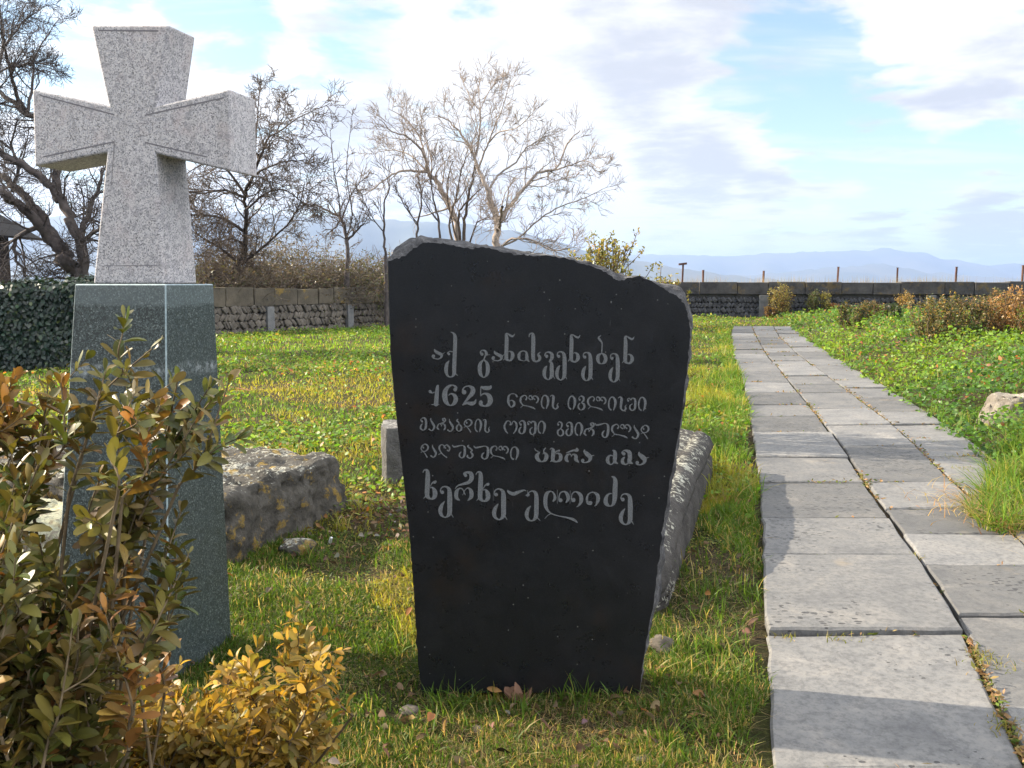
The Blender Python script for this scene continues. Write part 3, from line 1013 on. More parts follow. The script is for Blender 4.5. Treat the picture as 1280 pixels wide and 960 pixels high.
s_s = [[(222, 165, 8), (240, 152, 10), (255, 170, 24), (250, 230, 24), (250, 268, 18), (275, 290, 12), (298, 270, 18), (292, 248, 10), (305, 230, 6)]]
s_v = [[(517, 198, 20), (508, 180, 8), (530, 160, 10), (555, 175, 20), (555, 205, 18), (533, 225, 8)], [(533, 225, 8), (560, 245, 22), (560, 280, 20), (530, 300, 10), (505, 280, 16), (505, 250, 14), (520, 232, 8)]]
s_sh = [[(1002, 208, 20), (995, 192, 8), (1012, 182, 10), (1030, 198, 12), (1042, 182, 10), (1070, 195, 20), (1072, 250, 24), (1065, 290, 18), (1040, 305, 10), (1020, 285, 16), (1022, 255, 12), (1045, 238, 8)]]
s_m = [[(104, 98, 22), (90, 80, 8), (115, 60, 12), (140, 75, 22), (145, 120, 24), (140, 165, 22), (115, 188, 10), (90, 170, 18), (92, 140, 16), (112, 120, 8)]]
s_a = [[(195, 62, 6), (195, 85, 14), (215, 120, 22), (230, 150, 22), (220, 180, 16), (200, 192, 10), (178, 178, 18)]]
s_r = [[(322, 85, 20), (315, 70, 10), (335, 65, 12), (345, 85, 16), (320, 110, 14), (270, 124, 6)], [(280, 182, 10), (262, 165, 18), (270, 132, 12), (290, 122, 8), (308, 142, 8)], [(300, 150, 8), (318, 122, 8), (338, 135, 18), (342, 165, 18), (325, 188, 8)]]
s_b = [[(478, 72, 6), (462, 88, 16), (480, 105, 14), (486, 125, 10)], [(485, 125, 8), (462, 150, 18), (465, 185, 14), (485, 198, 10), (508, 180, 20), (508, 150, 18), (485, 125, 8)]]
s_d = [[(565, 112, 18), (557, 95, 8), (580, 75, 10), (610, 90, 18), (615, 120, 18), (590, 145, 10), (560, 145, 8), (540, 125, 12), (545, 98, 10), (562, 80, 6)], [(535, 160, 6), (560, 150, 8), (585, 175, 10), (605, 205, 14)]]
s_o = [[(990, 222, 8), (965, 190, 18), (955, 145, 20), (975, 100, 14), (1000, 92, 8), (1018, 110, 12), (1010, 135, 10)], [(1005, 132, 10), (1028, 128, 12), (1040, 102, 8), (1055, 95, 10), (1078, 125, 20), (1075, 180, 18), (1045, 225, 8)]]
s_g = [[(303, 128, 20), (298, 113, 8), (315, 98, 10), (338, 115, 18), (335, 150, 14), (325, 170, 8)], [(325, 165, 8), (298, 190, 18), (302, 225, 14), (325, 240, 10), (350, 222, 20), (350, 190, 18), (325, 165, 8)]]
s_u = [[(668, 110, 8), (685, 130, 16), (720, 125, 16), (760, 115, 10), (785, 118, 10), (800, 140, 24), (800, 200, 26), (790, 240, 20), (768, 255, 10), (745, 235, 18), (748, 205, 16), (765, 185, 8)]]
s_gh = [[(330, 375, 10), (330, 348, 12), (305, 338, 10), (282, 360, 18), (290, 400, 14), (320, 440, 10), (358, 468, 14)], [(272, 440, 6), (300, 425, 8)], [(345, 372, 14), (338, 352, 8), (362, 340, 12), (388, 368, 18), (380, 402, 14), (360, 390, 10)]]
s_p = [[(590, 340, 8), (575, 355, 16), (600, 375, 16), (620, 395, 18), (603, 415, 8), (620, 430, 20), (625, 455, 20), (600, 478, 10), (572, 460, 18), (577, 442, 10)]]
for s_, b_ in ((s_ts, (-108, 148, -5, 298)),):
    pass
line2 += fit(s_ts, (978, 145, 1085, 293), 'C')
line2 += place('D', s_l, -675, -12)
line2 += place('D', s_i) + place('D', s_s)
line2 += place('D', s_i, 268, 8) + place('D', s_v) + place('D', s_l) + place('D', s_i, 672, 17) + place('D', s_s, 680, 17) + place('D', s_sh) + place('D', s_i, 972, 20)

line3 = place('E', s_m) + place('E', s_a) + place('E', s_r) + place('E', s_a, 192, 8) + place('E', s_b) + place('E', s_d)
line3 += fit(s_i, (645, 72, 718, 212), 'E') + fit(s_s, (726, 72, 808, 216), 'E') + place('E', s_o) + fit(s_m, (1100, 85, 1174, 230), 'E')
line3 += fit(s_sh, (-12, 88, 82, 230), 'F') + fit(s_i, (94, 90, 174, 222), 'F') + place('F', s_g) + fit(s_m, (376, 98, 448, 242), 'F') + fit(s_i, (464, 104, 546, 242), 'F')
line3 += fit(s_r, (556, 104, 668, 246), 'F') + place('F', s_u) + fit(s_l, (832, 118, 1034, 266), 'F') + fit(s_a, (1036, 124, 1112, 272), 'F') + fit(s_d, (1120, 128, 1212, 270), 'F')

line4 = fit(s_d, (82, 326, 172, 470), 'E') + fit(s_a, (188, 332, 254, 472), 'E') + place('E', s_gh) + fit(s_u, (408, 336, 552, 478), 'E') + place('E', s_p) + fit(s_u, (628, 344, 792, 490), 'E')
line4 += fit(s_l, (806, 346, 1000, 496), 'E') + fit(s_i, (1010, 358, 1100, 498), 'E')
b_r = [[(488, 368, 24), (492, 385, 26), (450, 385, 20), (380, 410, 8)], [(405, 498, 12), (382, 475, 34), (390, 435, 26), (420, 420, 12), (435, 440, 8)], [(430, 450, 8), (450, 422, 10), (478, 440, 34), (480, 475, 36), (510, 505, 8)]]
b_a = [[(568, 375, 8), (565, 395, 24), (590, 420, 44), (620, 450, 44), (615, 485, 26), (580, 505, 12), (545, 500, 16), (547, 484, 34)], [(622, 442, 14), (662, 432, 6)]]
line4 += place('F', [[(68, 360, 6), (75, 382, 10), (105, 395, 10)], [(120, 398, 10), (88, 440, 40), (105, 480, 34), (140, 497, 12), (175, 475, 36), (185, 435, 38), (160, 400, 14), (160, 378, 12), (178, 358, 12)], [(146, 425, 6), (158, 405, 9)]])
line4 += place('F', [[(218, 375, 8), (235, 362, 12), (252, 385, 36), (250, 440, 40), (250, 480, 34), (285, 497, 14), (322, 475, 34), (325, 435, 36), (300, 412, 14), (275, 420, 8)], [(270, 410, 8), (290, 390, 14), (312, 385, 20)], [(240, 485, 16), (222, 497, 6)]])
line4 += place('F', b_r) + place('F', b_a)
line4 += place('F', [[(845, 382, 10), (868, 400, 34), (870, 450, 40), (868, 495, 36), (900, 518, 8)], [(862, 500, 20), (830, 525, 10), (800, 500, 34), (797, 465, 34), (820, 435, 14), (850, 440, 10)]])
line4 += place('F', [[(958, 418, 36), (940, 405, 14), (965, 385, 14), (1010, 400, 40), (1020, 450, 44), (1015, 495, 40), (1050, 518, 8)], [(1010, 500, 24), (978, 525, 12), (947, 505, 34), (947, 475, 30), (968, 450, 10)]])
line4 += place('F', b_a, 545, 22)

g_kh = [[(75, 95, 10), (95, 65, 14), (125, 80, 40), (130, 150, 52), (125, 250, 54), (125, 350, 48), (165, 385, 20), (205, 360, 46), (208, 305, 50), (180, 260, 20), (155, 265, 8)], [(155, 250, 8), (180, 210, 14), (208, 200, 34), (222, 185, 12)], [(112, 350, 18), (82, 382, 6)]]
g_e5 = [[(290, 312, 42), (270, 295, 14), (285, 260, 14), (325, 250, 18), (365, 280, 40), (372, 360, 54), (372, 460, 54), (368, 545, 48), (325, 588, 14), (280, 560, 34), (268, 510, 46), (285, 455, 36), (315, 412, 8)], [(385, 545, 14), (412, 590, 6)]]
line5 = place('G', g_kh) + place('G', g_e5)
line5 += place('G', [[(548, 128, 34), (535, 105, 28), (565, 92, 24), (605, 105, 44), (614, 155, 50), (585, 200, 38), (520, 220, 26), (460, 240, 14), (430, 275, 6)], [(485, 402, 8), (447, 370, 40), (447, 310, 42), (475, 272, 18), (510, 275, 12), (535, 320, 12), (545, 345, 6)], [(515, 345, 6), (540, 290, 10), (575, 265, 14), (608, 300, 42), (610, 360, 42), (570, 405, 8)]])
line5 += place('G', g_kh, 585, 24) + place('G', g_e5, 594, 26)
line5 += place('G', [[(1008, 285, 8), (1025, 310, 30), (1075, 330, 40), (1130, 310, 34), (1190, 290, 16), (1215, 298, 10)]])
line5 += place('H', [[(18, 345, 10), (48, 342, 30), (50, 318, 12), (90, 298, 14), (130, 325, 40), (138, 400, 50), (136, 500, 50), (130, 585, 46), (85, 628, 14), (40, 600, 34), (30, 550, 44), (45, 500, 34), (75, 462, 8)], [(145, 590, 14), (180, 628, 6)], [(38, 290, 6), (38, 368, 4)]])
line5 += place('H', [[(318, 415, 14), (342, 375, 32), (325, 320, 18), (290, 302, 14), (250, 330, 40), (235, 400, 46), (245, 480, 36), (290, 540, 16), (370, 570, 12), (470, 590, 18), (550, 615, 30), (592, 650, 6)], [(228, 605, 6), (265, 565, 8), (300, 548, 10)],
                     [(403, 400, 46), (385, 380, 14), (400, 322, 14), (440, 304, 16), (475, 330, 36), (487, 385, 36), (460, 428, 8)], [(545, 398, 48), (525, 380, 14), (535, 325, 12), (575, 307, 16), (622, 340, 40), (632, 400, 42), (610, 450, 24), (580, 475, 6)], [(368, 285, 5), (368, 440, 4)], [(510, 292, 5), (508, 440, 4)]])
line5 += place('H', [[(732, 430, 46), (705, 430, 28), (694, 380, 26), (715, 330, 16), (765, 312, 14), (812, 345, 40), (816, 400, 40), (795, 450, 16), (775, 465, 6)]])
line5 += place('H', [[(965, 138, 10), (992, 150, 30), (1008, 190, 48), (1004, 280, 54), (1001, 380, 50), (985, 440, 34), (950, 465, 14), (910, 440, 44), (902, 395, 46), (920, 345, 26), (955, 325, 12), (975, 330, 8)]])
line5 += place('H', g_e5, 800, 80)
WORDS = []
for st in (line1, line2, line3, line4, line5):
    # a gap between letters wider than 9 pixels starts a new word
    st = sorted(st, key=lambda s: min(p[0] for p in s))
    cur, right = [], -1e9
    for s in st:
        if min(p[0] for p in s) - right > 8.5 and cur:
            WORDS.append(cur)
            cur = []
        cur.append(s)
        right = max(right, max(p[0] for p in s)) if cur[:-1] else max(p[0] for p in s)
    WORDS.append(cur)
for wd in WORDS:
    V, F = [], []
    for s in wd:
        stroke_geo(V, F, s)
    add_mesh('inscription', pd_mesh('inscription', V, F), M['letter'], root)
print('words', [len(w) for w in WORDS])

# ------------------------------------------------------------------ cross on its tapered pedestal
YAW = R(14)
FV = Vector((math.cos(YAW), -math.sin(YAW), 0))         # along the front, to the right
SV = Vector((math.sin(YAW), math.cos(YAW), 0))          # along the side, away from the viewer
NV = -SV
C0 = G(210, 852)                                         # near vertical edge, at the ground
wb, sb = 0.53, 0.44
c_top = PL(207, 352, C0 + SV * 0.07, NV)
HP = 1.50
cen_b = C0 - FV * wb / 2 + SV * sb / 2
tl = PL(93, 352, C0 + SV * 0.07, NV)
wt = (c_top - tl).dot(FV)
st_ = 0.31
cen_t = Vector((c_top.x, c_top.y, HP)) - FV * wt / 2 + SV * st_ / 2
root = empty('cross_monument', (cen_b.x, cen_b.y, 0), 'pale speckled granite cross on a tall tapered dark green pedestal, behind the brown bush', 'monument')
bm = bmesh.new()
vb = []
for (s1, s2) in ((-1, -1), (1, -1), (1, 1), (-1, 1)):
    vb.append(bm.verts.new(cen_b + FV * wb / 2 * s1 + SV * sb / 2 * s2 + Vector((0, 0, -0.08))))
vt = []
for (s1, s2) in ((-1, -1), (1, -1), (1, 1), (-1, 1)):
    q = cen_t + FV * wt / 2 * s1 + SV * st_ / 2 * s2
    vt.append(bm.verts.new(Vector((q.x, q.y, HP))))
bm.faces.new(vb)
bm.faces.new(vt)
for i in range(4):
    bm.faces.new((vb[i], vb[(i + 1) % 4], vt[(i + 1) % 4], vt[i]))
bmesh.ops.recalc_face_normals(bm, faces=bm.faces)
nfaces0 = len(bm.faces)
g = bmesh.ops.bevel(bm, geom=list(bm.edges), offset=0.0045, segments=1, affect='EDGES')
for f in g['faces']:
    f.material_index = 1
me = bpy.data.meshes.new('pedestal')
bm.to_mesh(me)
bm.free()
add_mesh('pedestal', me, [M['green_granite'], M['chamfer']], root)

fp = c_top + SV * 0.05                                   # front plane of the cross
out_px = [(113, 31), (211, 31), (194, 132), (287, 111), (287, 214), (195, 192), (204, 349), (116, 349), (133, 191), (43, 208), (40, 111), (135, 131)]
OUT = [PL(x, y, fp, NV) for (x, y) in out_px]
for q in OUT[6:8]:
    q.z = HP + 0.001


def thick_at(z):
    return 0.215 - (z - HP) * 0.055


bm = bmesh.new()
fv = [bm.verts.new(q) for q in OUT]
bv = [bm.verts.new(q + SV * thick_at(q.z)) for q in OUT]
bm.faces.new(fv)
bm.faces.new(list(reversed(bv)))
n = len(OUT)
for i in range(n):
    j = (i + 1) % n
    bm.faces.new((fv[j], fv[i], bv[i], bv[j]))
bmesh.ops.recalc_face_normals(bm, faces=bm.faces)
bmesh.ops.bevel(bm, geom=list(bm.edges), offset=0.008, segments=3, affect='EDGES', profile=0.5)
me = bpy.data.meshes.new('cross')
bm.to_mesh(me)
bm.free()
cr = add_mesh('cross', me, M['granite'], root)
# incised border lines on the front of the cross
gm, gt = mat('incised_line', 0.9, 0.1)
gt.b.inputs['Base Color'].default_value = (0.16, 0.155, 0.17, 1)


def line_on(px1, py1, px2, py2, w, V, F):
    a_, b_ = PL(px1, py1, fp - SV * 0.0007, NV), PL(px2, py2, fp - SV * 0.0007, NV)
    d = (b_ - a_).normalized()
    nn = d.cross(SV) * w / 2
    k = len(V)
    V += [a_ + nn, b_ + nn, b_ - nn, a_ - nn]
    F.append((k, k + 1, k + 2, k + 3))


for w_, ls in ((0.005, ((50, 119, 143, 143.5), (54, 196, 143, 177), (181, 144, 280, 122), (181, 178, 258, 196), (123, 38, 198, 38.5))), (0.0022, ((143, 178, 139, 232), (130, 332, 196, 332)))):
    for l in ls:
        V, F = [], []
        line_on(*l, w_, V, F)
        ib = add_mesh('incised_line', pd_mesh('incised_line', V, F), gm, root)
        ib.parent = cr


# ------------------------------------------------------------------ old grave slabs and boulders
def rock_from_prism(poly, h, name, material, label, cat, seed, amp=0.03, fine=0.012, sub=5, taper=0.94, dome=0.0, z0=None, chamf=0.10, smoothit=True, pit=0.0):
    """weathered block: a plan polygon raised to h, subdivided and worn by noise; origin at its base"""
    bm = bmesh.new()
    c = Vector((sum(p[0] for p in poly) / len(poly), sum(p[1] for p in poly) / len(poly), 0))
    zb = tz(c.x, c.y) if z0 is None else z0
    lo = [bm.verts.new((p[0], p[1], -0.15)) for p in poly]
    hi = []
    for p in poly:
        q = c + (Vector((p[0], p[1], 0)) - c) * taper
        hi.append(bm.verts.new((q.x, q.y, h * (p[2] if len(p) > 2 else 1))))
    bm.faces.new(list(reversed(lo)))
    bm.faces.new(hi)
    k = len(poly)
    for i in range(k):
        j = (i + 1) % k
        bm.faces.new((lo[i], lo[j], hi[j], hi[i]))
    bmesh.ops.recalc_face_normals(bm, faces=bm.faces)
    if chamf:
        bmesh.ops.bevel(bm, geom=[e for e in bm.edges if max(v.co.z for v in e.verts) > 0], offset=chamf, segments=4, affect='EDGES', profile=0.6)
    bmesh.ops.triangulate(bm, faces=bm.faces)
    for _ in range(sub):
        es = [e for e in bm.edges if e.calc_length() > 0.045]
        if not es:
            break
        bmesh.ops.subdivide_edges(bm, edges=es, cuts=1)
        bmesh.ops.triangulate(bm, faces=bm.faces)
    bm.normal_update()
    for v in bm.verts:
        p = v.co + Vector((seed * 7.1, seed * 3.3, 0))
        d = mnoise.fractal(p * 2.6, 1.0, 2.0, 4) * amp + mnoise.fractal(p * 13, 1.0, 2.0, 4) * fine
        cell = mnoise.voronoi(p * 9)[0][0]
        d -= max(0.0, 0.22 - cell) * fine * 4 + max(0.0, 0.34 - mnoise.voronoi(p * 7.3)[0][0]) * pit
        v.co += v.normal * d
        if dome:
            r = (Vector((v.co.x, v.co.y, 0)) - c).length
            v.co.z -= dome * r * r
    bmesh.ops.translate(bm, verts=bm.verts, vec=(-c.x, -c.y, 0))
    o = add_mesh(name, bm_mesh(name, bm), material, smooth=smoothit)
    o.location = (c.x, c.y, zb)
    return tag(o, label, cat)


rock_from_prism([(-1.50, 4.62), (-1.10, 5.90), (-2.1, 6.35), (-3.75, 6.65), (-4.3, 6.0), (-3.3, 5.55), (-2.3, 5.0)], 0.36, 'grave_slab', M['boulder'],
                'long weathered grave slab with pitted dark side and yellow lichen, lying behind the pedestal', 'grave slab', 3, 0.045, 0.02, 6, 0.95, z0=0.0, chamf=0.06, pit=0.15)
rock_from_prism([(-2.25, 4.5), (-2.2, 5.1), (-2.9, 5.25), (-3.5, 5.0), (-3.3, 4.4), (-2.7, 4.15)], 0.27, 'boulder', M['mossrock'],
                'low pale boulder crusted with moss and lichen, left of the pedestal behind the brown bush', 'boulder', 5, 0.05, 0.022, 6, 0.8, dome=0.1, z0=0.0, pit=0.06)

# flat grave behind the black stone: swept profile with a rolled right edge
u = Vector((0.287, 0.958, 0))
wv = Vector((0.958, -0.287, 0))                          # to the right
start = Vector((0.66, 3.86, 0))
prof = [(0.03, -0.2), (0.03, 0.02), (0.02, 0.13), (-0.01, 0.17), (-0.015, 0.19), (0.02, 0.21), (0.025, 0.25), (0.0, 0.30), (-0.05, 0.335), (-0.11, 0.345), (-0.125, 0.33), (-0.145, 0.34), (-0.25, 0.355), (-0.4, 0.36), (-0.55, 0.36),
        (-0.68, 0.35), (-0.76, 0.32), (-0.79, 0.26), (-0.80, 0.15), (-0.80, -0.2)]
NL = 80
V, F = [], []
LEN = 3.25
for k in range(NL + 1):
    t_ = k / NL
    sink = 0.16 * (1 - sstep(0.0, 0.30, np.array(t_))) + 0.02 * math.sin(t_ * 9)
    pinch = 0.10 * (1 - float(sstep(0.0, 0.06, np.array(t_))))
    for (x, z) in prof:
        p = start + u * (t_ * LEN) + wv * (x - (pinch if x > -0.3 else -pinch))
        zz_ = z - float(sink) * (1 if z > 0.1 else 0)
        if t_ in (0.0, 1.0):
            zz_ *= 0.9
        q = Vector((p.x, p.y, zz_))
        q += mnoise.noise_vector(q * 7) * 0.010 + mnoise.noise_vector(q * 24) * 0.007
        V.append(q)
m_ = len(prof)
for k in range(NL):
    for i in range(m_ - 1):
        a_ = k * m_ + i
        F.append((a_, a_ + 1, a_ + m_ + 1, a_ + m_))
F.append(tuple(range(m_ - 1, -1, -1)))
F.append(tuple(NL * m_ + i for i in range(m_)))
me = pd_mesh('grave_slab', V, F)
o = add_mesh('grave_slab', me, M['slab'], smooth=True)
tag(recenter(o), 'long flat grave slab speckled with pale lichen, with a rolled edge, lying behind the black gravestone by the path', 'grave slab')

# small grey marker half hidden by the black stone
mk = G(481, 603)
rock_from_prism([(mk.x - 0.03, mk.y + 0.02), (mk.x + 0.02, mk.y - 0.06), (mk.x + 0.62, mk.y - 0.03), (mk.x + 0.60, mk.y + 0.34), (mk.x - 0.06, mk.y + 0.33)], 0.43, 'grave_marker', M['marker'],
                'small squared grey grave block half hidden behind the left edge of the black gravestone', 'grave marker', 8, 0.006, 0.006, 5, 0.985, z0=0.0, chamf=0.015)
rk = G(1262, 492, 0.36)
rock_from_prism([(rk.x - 0.34, rk.y - 0.05), (rk.x - 0.05, rk.y - 0.25), (rk.x + 0.5, rk.y - 0.2), (rk.x + 0.6, rk.y + 0.2), (rk.x + 0.1, rk.y + 0.4), (rk.x - 0.28, rk.y + 0.25)], 0.25, 'boulder', M['palerock'],
                'pale rock half buried in the ground cover to the right of the path', 'rock', 9, 0.05, 0.02, 5, 0.62, dome=0.25)


# ------------------------------------------------------------------ bare trees
class Tubes:
    def __init__(self):
        self.V, self.F, self.n = [], [], 0

    def add(self, pts, rad, sides=5):
        pts = [Vector(p) for p in pts]
        n = len(pts)
        t0 = (pts[1] - pts[0]).normalized()
        up = Vector((0, 0, 1)) if abs(t0.z) < 0.9 else Vector((1, 0, 0))
        a_ = t0.cross(up).normalized()
        base = self.n
        for i in range(n):
            t_ = (pts[min(i + 1, n - 1)] - pts[max(i - 1, 0)]).normalized()
            a_ = (a_ - t_ * a_.dot(t_)).normalized()
            b_ = t_.cross(a_)
            for k in range(sides):
                w = 2 * math.pi * k / sides
                self.V.append(pts[i] + (a_ * math.cos(w) + b_ * math.sin(w)) * rad[i])
        self.n += n * sides
        for i in range(n - 1):
            for k in range(sides):
                p, q = base + i * sides + k, base + i * sides + (k + 1) % sides
                self.F.append((p, q, q + sides, p + sides))

    def mesh(self, name):
        return np_mesh(name, np.array([tuple(v) for v in self.V]), self.F)


def wiggle(p0, d, length, n, rn, curl, up, jit):
    pts = [p0.copy()]
    d = d.normalized()
    for i in range(n):
        d = (d + Vector((rn.gauss(0, jit), rn.gauss(0, jit), rn.gauss(0, jit) + up))).normalized()
        pts.append(pts[-1] + d * (length / n))
    return pts


def branch(T, pts, r0, r1, level, rn, q):
    """q: dict of habit; fills T with twigs growing from the polyline pts"""
    n = len(pts)
    L = sum((pts[i + 1] - pts[i]).length for i in range(n - 1))
    k = int(q['num'][level] * (0.7 + 0.6 * rn.random()))
    for j in range(k):
        t_ = q.get('start', 0.25) + (1 - q.get('start', 0.25)) * (j + rn.random()) / k
        f = min(t_ * (n - 1), n - 1.001)
        i = int(f)
        p = pts[i].lerp(pts[i + 1], f - i)
        d = (pts[i + 1] - pts[i]).normalized()
        side = Vector((rn.gauss(0, 1), rn.gauss(0, 1), rn.gauss(0, 1)))
        side = (side - d * side.dot(d)).normalized()
        an = q['angle'] * rn.uniform(0.6, 1.3)
        nd = d * math.cos(an) + side * math.sin(an)
        nd.z += q['up']
        ln_ = q['len'][level] * rn.uniform(0.5, 1.25) * (1.15 - 0.5 * t_)
        rr = max(q['rmin'], (r0 + (r1 - r0) * t_) * q.get('rf', 0.5))
        rr = min(rr, ln_ * 0.02 + q['rmin'])
        c = wiggle(p, nd, ln_, 5 if level < 2 else 4, rn, 0, q['up'] * 0.35, q['jit'])
        T.add(c, np.linspace(rr, max(q['rmin'] * 0.6, rr * 0.35), len(c)), 4 if level == 0 else 3)
        if level + 1 < len(q['num']):
            branch(T, c, rr, rr * 0.35, level + 1, rn, q)


def smooth_poly(pp, n=4):
    return [Vector(v) for v in spline([tuple(p) for p in pp], n)]


def tree(label, limbs, dist, q, bark, twig, seed, group=None, depth_spread=1.0, name='bare_tree'):
    """limbs: list of (pixel polyline, start radius, end radius); the limbs spread in depth too"""
    rn = random.Random(seed)
    first = limbs[0][0][0]
    bp = P(first[0], first[1], dist)
    zb = tz(bp.x, bp.y)
    root = empty(name, (bp.x, bp.y, zb), label, 'tree', group)
    A, B = Tubes(), Tubes()
    foot = Vector((bp.x, bp.y, zb - 0.1))
    if bp.z > zb + 0.2:
        A.add([foot, foot.lerp(bp, 0.5) + Vector((rn.gauss(0, .03), 0, 0)), bp], [limbs[0][1] * 1.35, limbs[0][1] * 1.1, limbs[0][1]], 8)
    store = {}
    limbs = [(a0, b0 * 0.78, c0 * 0.85) for a0, b0, c0 in limbs] if dist > 25 else limbs
    for li, (px, r0, r1) in enumerate(limbs):
        n = len(px)
        # depth at the start: continue from the nearest earlier limb
        y0 = dist
        best = 1e9
        for (sx, sy), yy in store.items():
            d_ = (sx - px[0][0]) ** 2 + (sy - px[0][1]) ** 2
            if d_ < best:
                best, y0 = d_, yy
        drift = rn.uniform(-1, 1) * depth_spread if li else 0.3 * rn.uniform(-1, 1)
        pts = []
        for i, (x, y) in enumerate(px):
            yy = y0 + drift * (i / max(1, n - 1)) ** 1.3
            store[(x, y)] = yy
            pts.append(P(x, y, yy))
        pts = smooth_poly(pts, 4)
        for i in range(1, len(pts) - 1):
            pts[i] += Vector((rn.gauss(0, 1), rn.gauss(0, 1), rn.gauss(0, 1))) * r0 * 0.25
        A.add(pts, np.linspace(r0, r1, len(pts)), 7 if r0 > 0.05 else 5)
        f_ = min(1.0, max(0.5, r0 / 0.05))
        branch(B, pts, r0, r1, 0, rn, dict(q, len=[v * f_ for v in q['len']]))
    add_mesh('trunk', A.mesh('trunk'), bark, root, smooth=True)
    add_mesh('crown', B.mesh('crown'), twig, root, smooth=True)
    return root


def zc(ox, oy, s, pts):
    return [(ox + x / s, oy + y / s) for x, y in pts]


Z1 = lambda *p: zc(450, 60, 3.691, p)
Z3 = lambda *p: zc(220, 90, 2.909, p)
Z2 = lambda *p: zc(0, 0, 2.667, p)
habit = dict(num=[10, 6, 4], len=[1.35, 0.75, 0.45], angle=0.75, up=0.10, rmin=0.0085, jit=0.16, start=0.22, rf=0.45)
tree('tall pale bare tree with spreading forked limbs, rising behind the middle of the black gravestone',
     [(Z1((630, 930), (634, 860), (628, 800), (612, 725), (592, 655)), 0.17, 0.12), (Z1((592, 655), (570, 610), (545, 550), (527, 505), (495, 440), (462, 390), (420, 345), (360, 310)), 0.10, 0.02),
      (Z1((530, 510), (545, 440), (552, 370), (555, 290), (550, 230), (542, 165)), 0.06, 0.012), (Z1((634, 835), (660, 775), (700, 720), (740, 665), (770, 630), (820, 577), (900, 562), (930, 500), (960, 440), (1015, 380)), 0.11, 0.02),
      (Z1((594, 655), (620, 610), (650, 575), (720, 528), (755, 475), (800, 440), (860, 400)), 0.06, 0.015), (Z1((548, 555), (570, 490), (592, 440), (625, 350), (660, 270), (695, 130)), 0.05, 0.012),
      (Z1((555, 290), (520, 250), (490, 190), (462, 120)), 0.03, 0.01), (Z1((555, 285), (590, 210), (630, 160), (670, 130)), 0.03, 0.01),
      (Z1((905, 562), (960, 545), (1040, 520), (1110, 560)), 0.04, 0.012), (Z1((590, 440), (640, 390), (720, 370), (800, 300)), 0.04, 0.012),
      (Z1((640, 840), (648, 790), (656, 733)), 0.09, 0.06), (Z1((640, 930), (700, 882), (770, 880), (830, 905), (890, 935), (960, 925)), 0.06, 0.02),
      (Z1((640, 920), (740, 870), (800, 815), (880, 755), (960, 720), (1040, 690), (1120, 650)), 0.05, 0.012), (Z1((770, 632), (840, 640), (900, 610), (960, 600)), 0.03, 0.01)],
     31, habit, M['bark_pale'], M['bark_pale'], 4, depth_spread=2.6)
tree('leaning pale bare tree with a drooping arched limb, left of the tall forked tree',
     [(Z1((455, 930), (445, 830), (428, 760), (400, 700), (360, 630), (325, 585), (300, 560)), 0.15, 0.09), (Z1((310, 570), (250, 568), (180, 570), (120, 605), (60, 650), (10, 680)), 0.07, 0.015),
      (Z1((308, 560), (300, 500), (262, 445), (210, 405), (150, 385), (90, 330)), 0.08, 0.015), (Z1((300, 500), (270, 400), (200, 320), (130, 280)), 0.05, 0.012),
      (Z1((300, 560), (240, 500), (160, 470), (90, 480)), 0.05, 0.012), (Z1((325, 590), (330, 520), (300, 400), (280, 330)), 0.04, 0.012)],
     33, habit, M['bark_pale'], M['bark_pale'], 14, depth_spread=2.0)
tree('many stemmed bare tree between the leaning tree and the tall forked one',
     [(Z1((480, 930), (482, 820), (495, 710), (520, 610), (530, 540)), 0.09, 0.03), (Z1((470, 920), (455, 770), (490, 715), (560, 650)), 0.07, 0.02), (Z1((440, 920), (410, 820), (440, 700), (470, 560), (500, 470)), 0.06, 0.015),
      (Z1((500, 920), (540, 810), (600, 780)), 0.05, 0.015), (Z1((450, 900), (420, 780), (400, 640), (430, 520)), 0.05, 0.015)],
     32, dict(habit, num=[9, 5, 3], up=0.14), M['bark'], M['bark_pale'], 24, depth_spread=1.2)
sap = dict(num=[8, 5, 3], len=[0.9, 0.55, 0.35], angle=0.6, up=0.14, rmin=0.0085, jit=0.14, start=0.2, rf=0.5)
for lab, pts, dd, sd in (('slender dark leafless sapling nearest the left shoulder of the black gravestone', [(118, 960), (110, 850), (112, 720), (135, 650), (120, 590)], 30, 1),
                         ('slim bare sapling directly above the left end of the gravestone top', [(262, 900), (266, 810), (282, 720), (278, 640), (262, 580)], 31, 2),
                         ('dark straight sapling bare of leaves, just left of the trunk of the leaning tree', [(375, 900), (362, 800), (340, 700), (326, 610), (330, 560)], 30.5, 3)):
    tree(lab, [(Z1(*pts), 0.06, 0.015), (Z1(pts[1], (pts[1][0] - 60, pts[1][1] - 80), (pts[1][0] - 110, pts[1][1] - 190)), 0.03, 0.01)], dd, sap, M['bark_dark'], M['bark'], 50 + sd, 'saplings behind the boundary wall', 0.8)
small = dict(num=[8, 5, 3], len=[0.85, 0.5, 0.35], angle=0.7, up=0.12, rmin=0.0085, jit=0.2, start=0.15, rf=0.5)
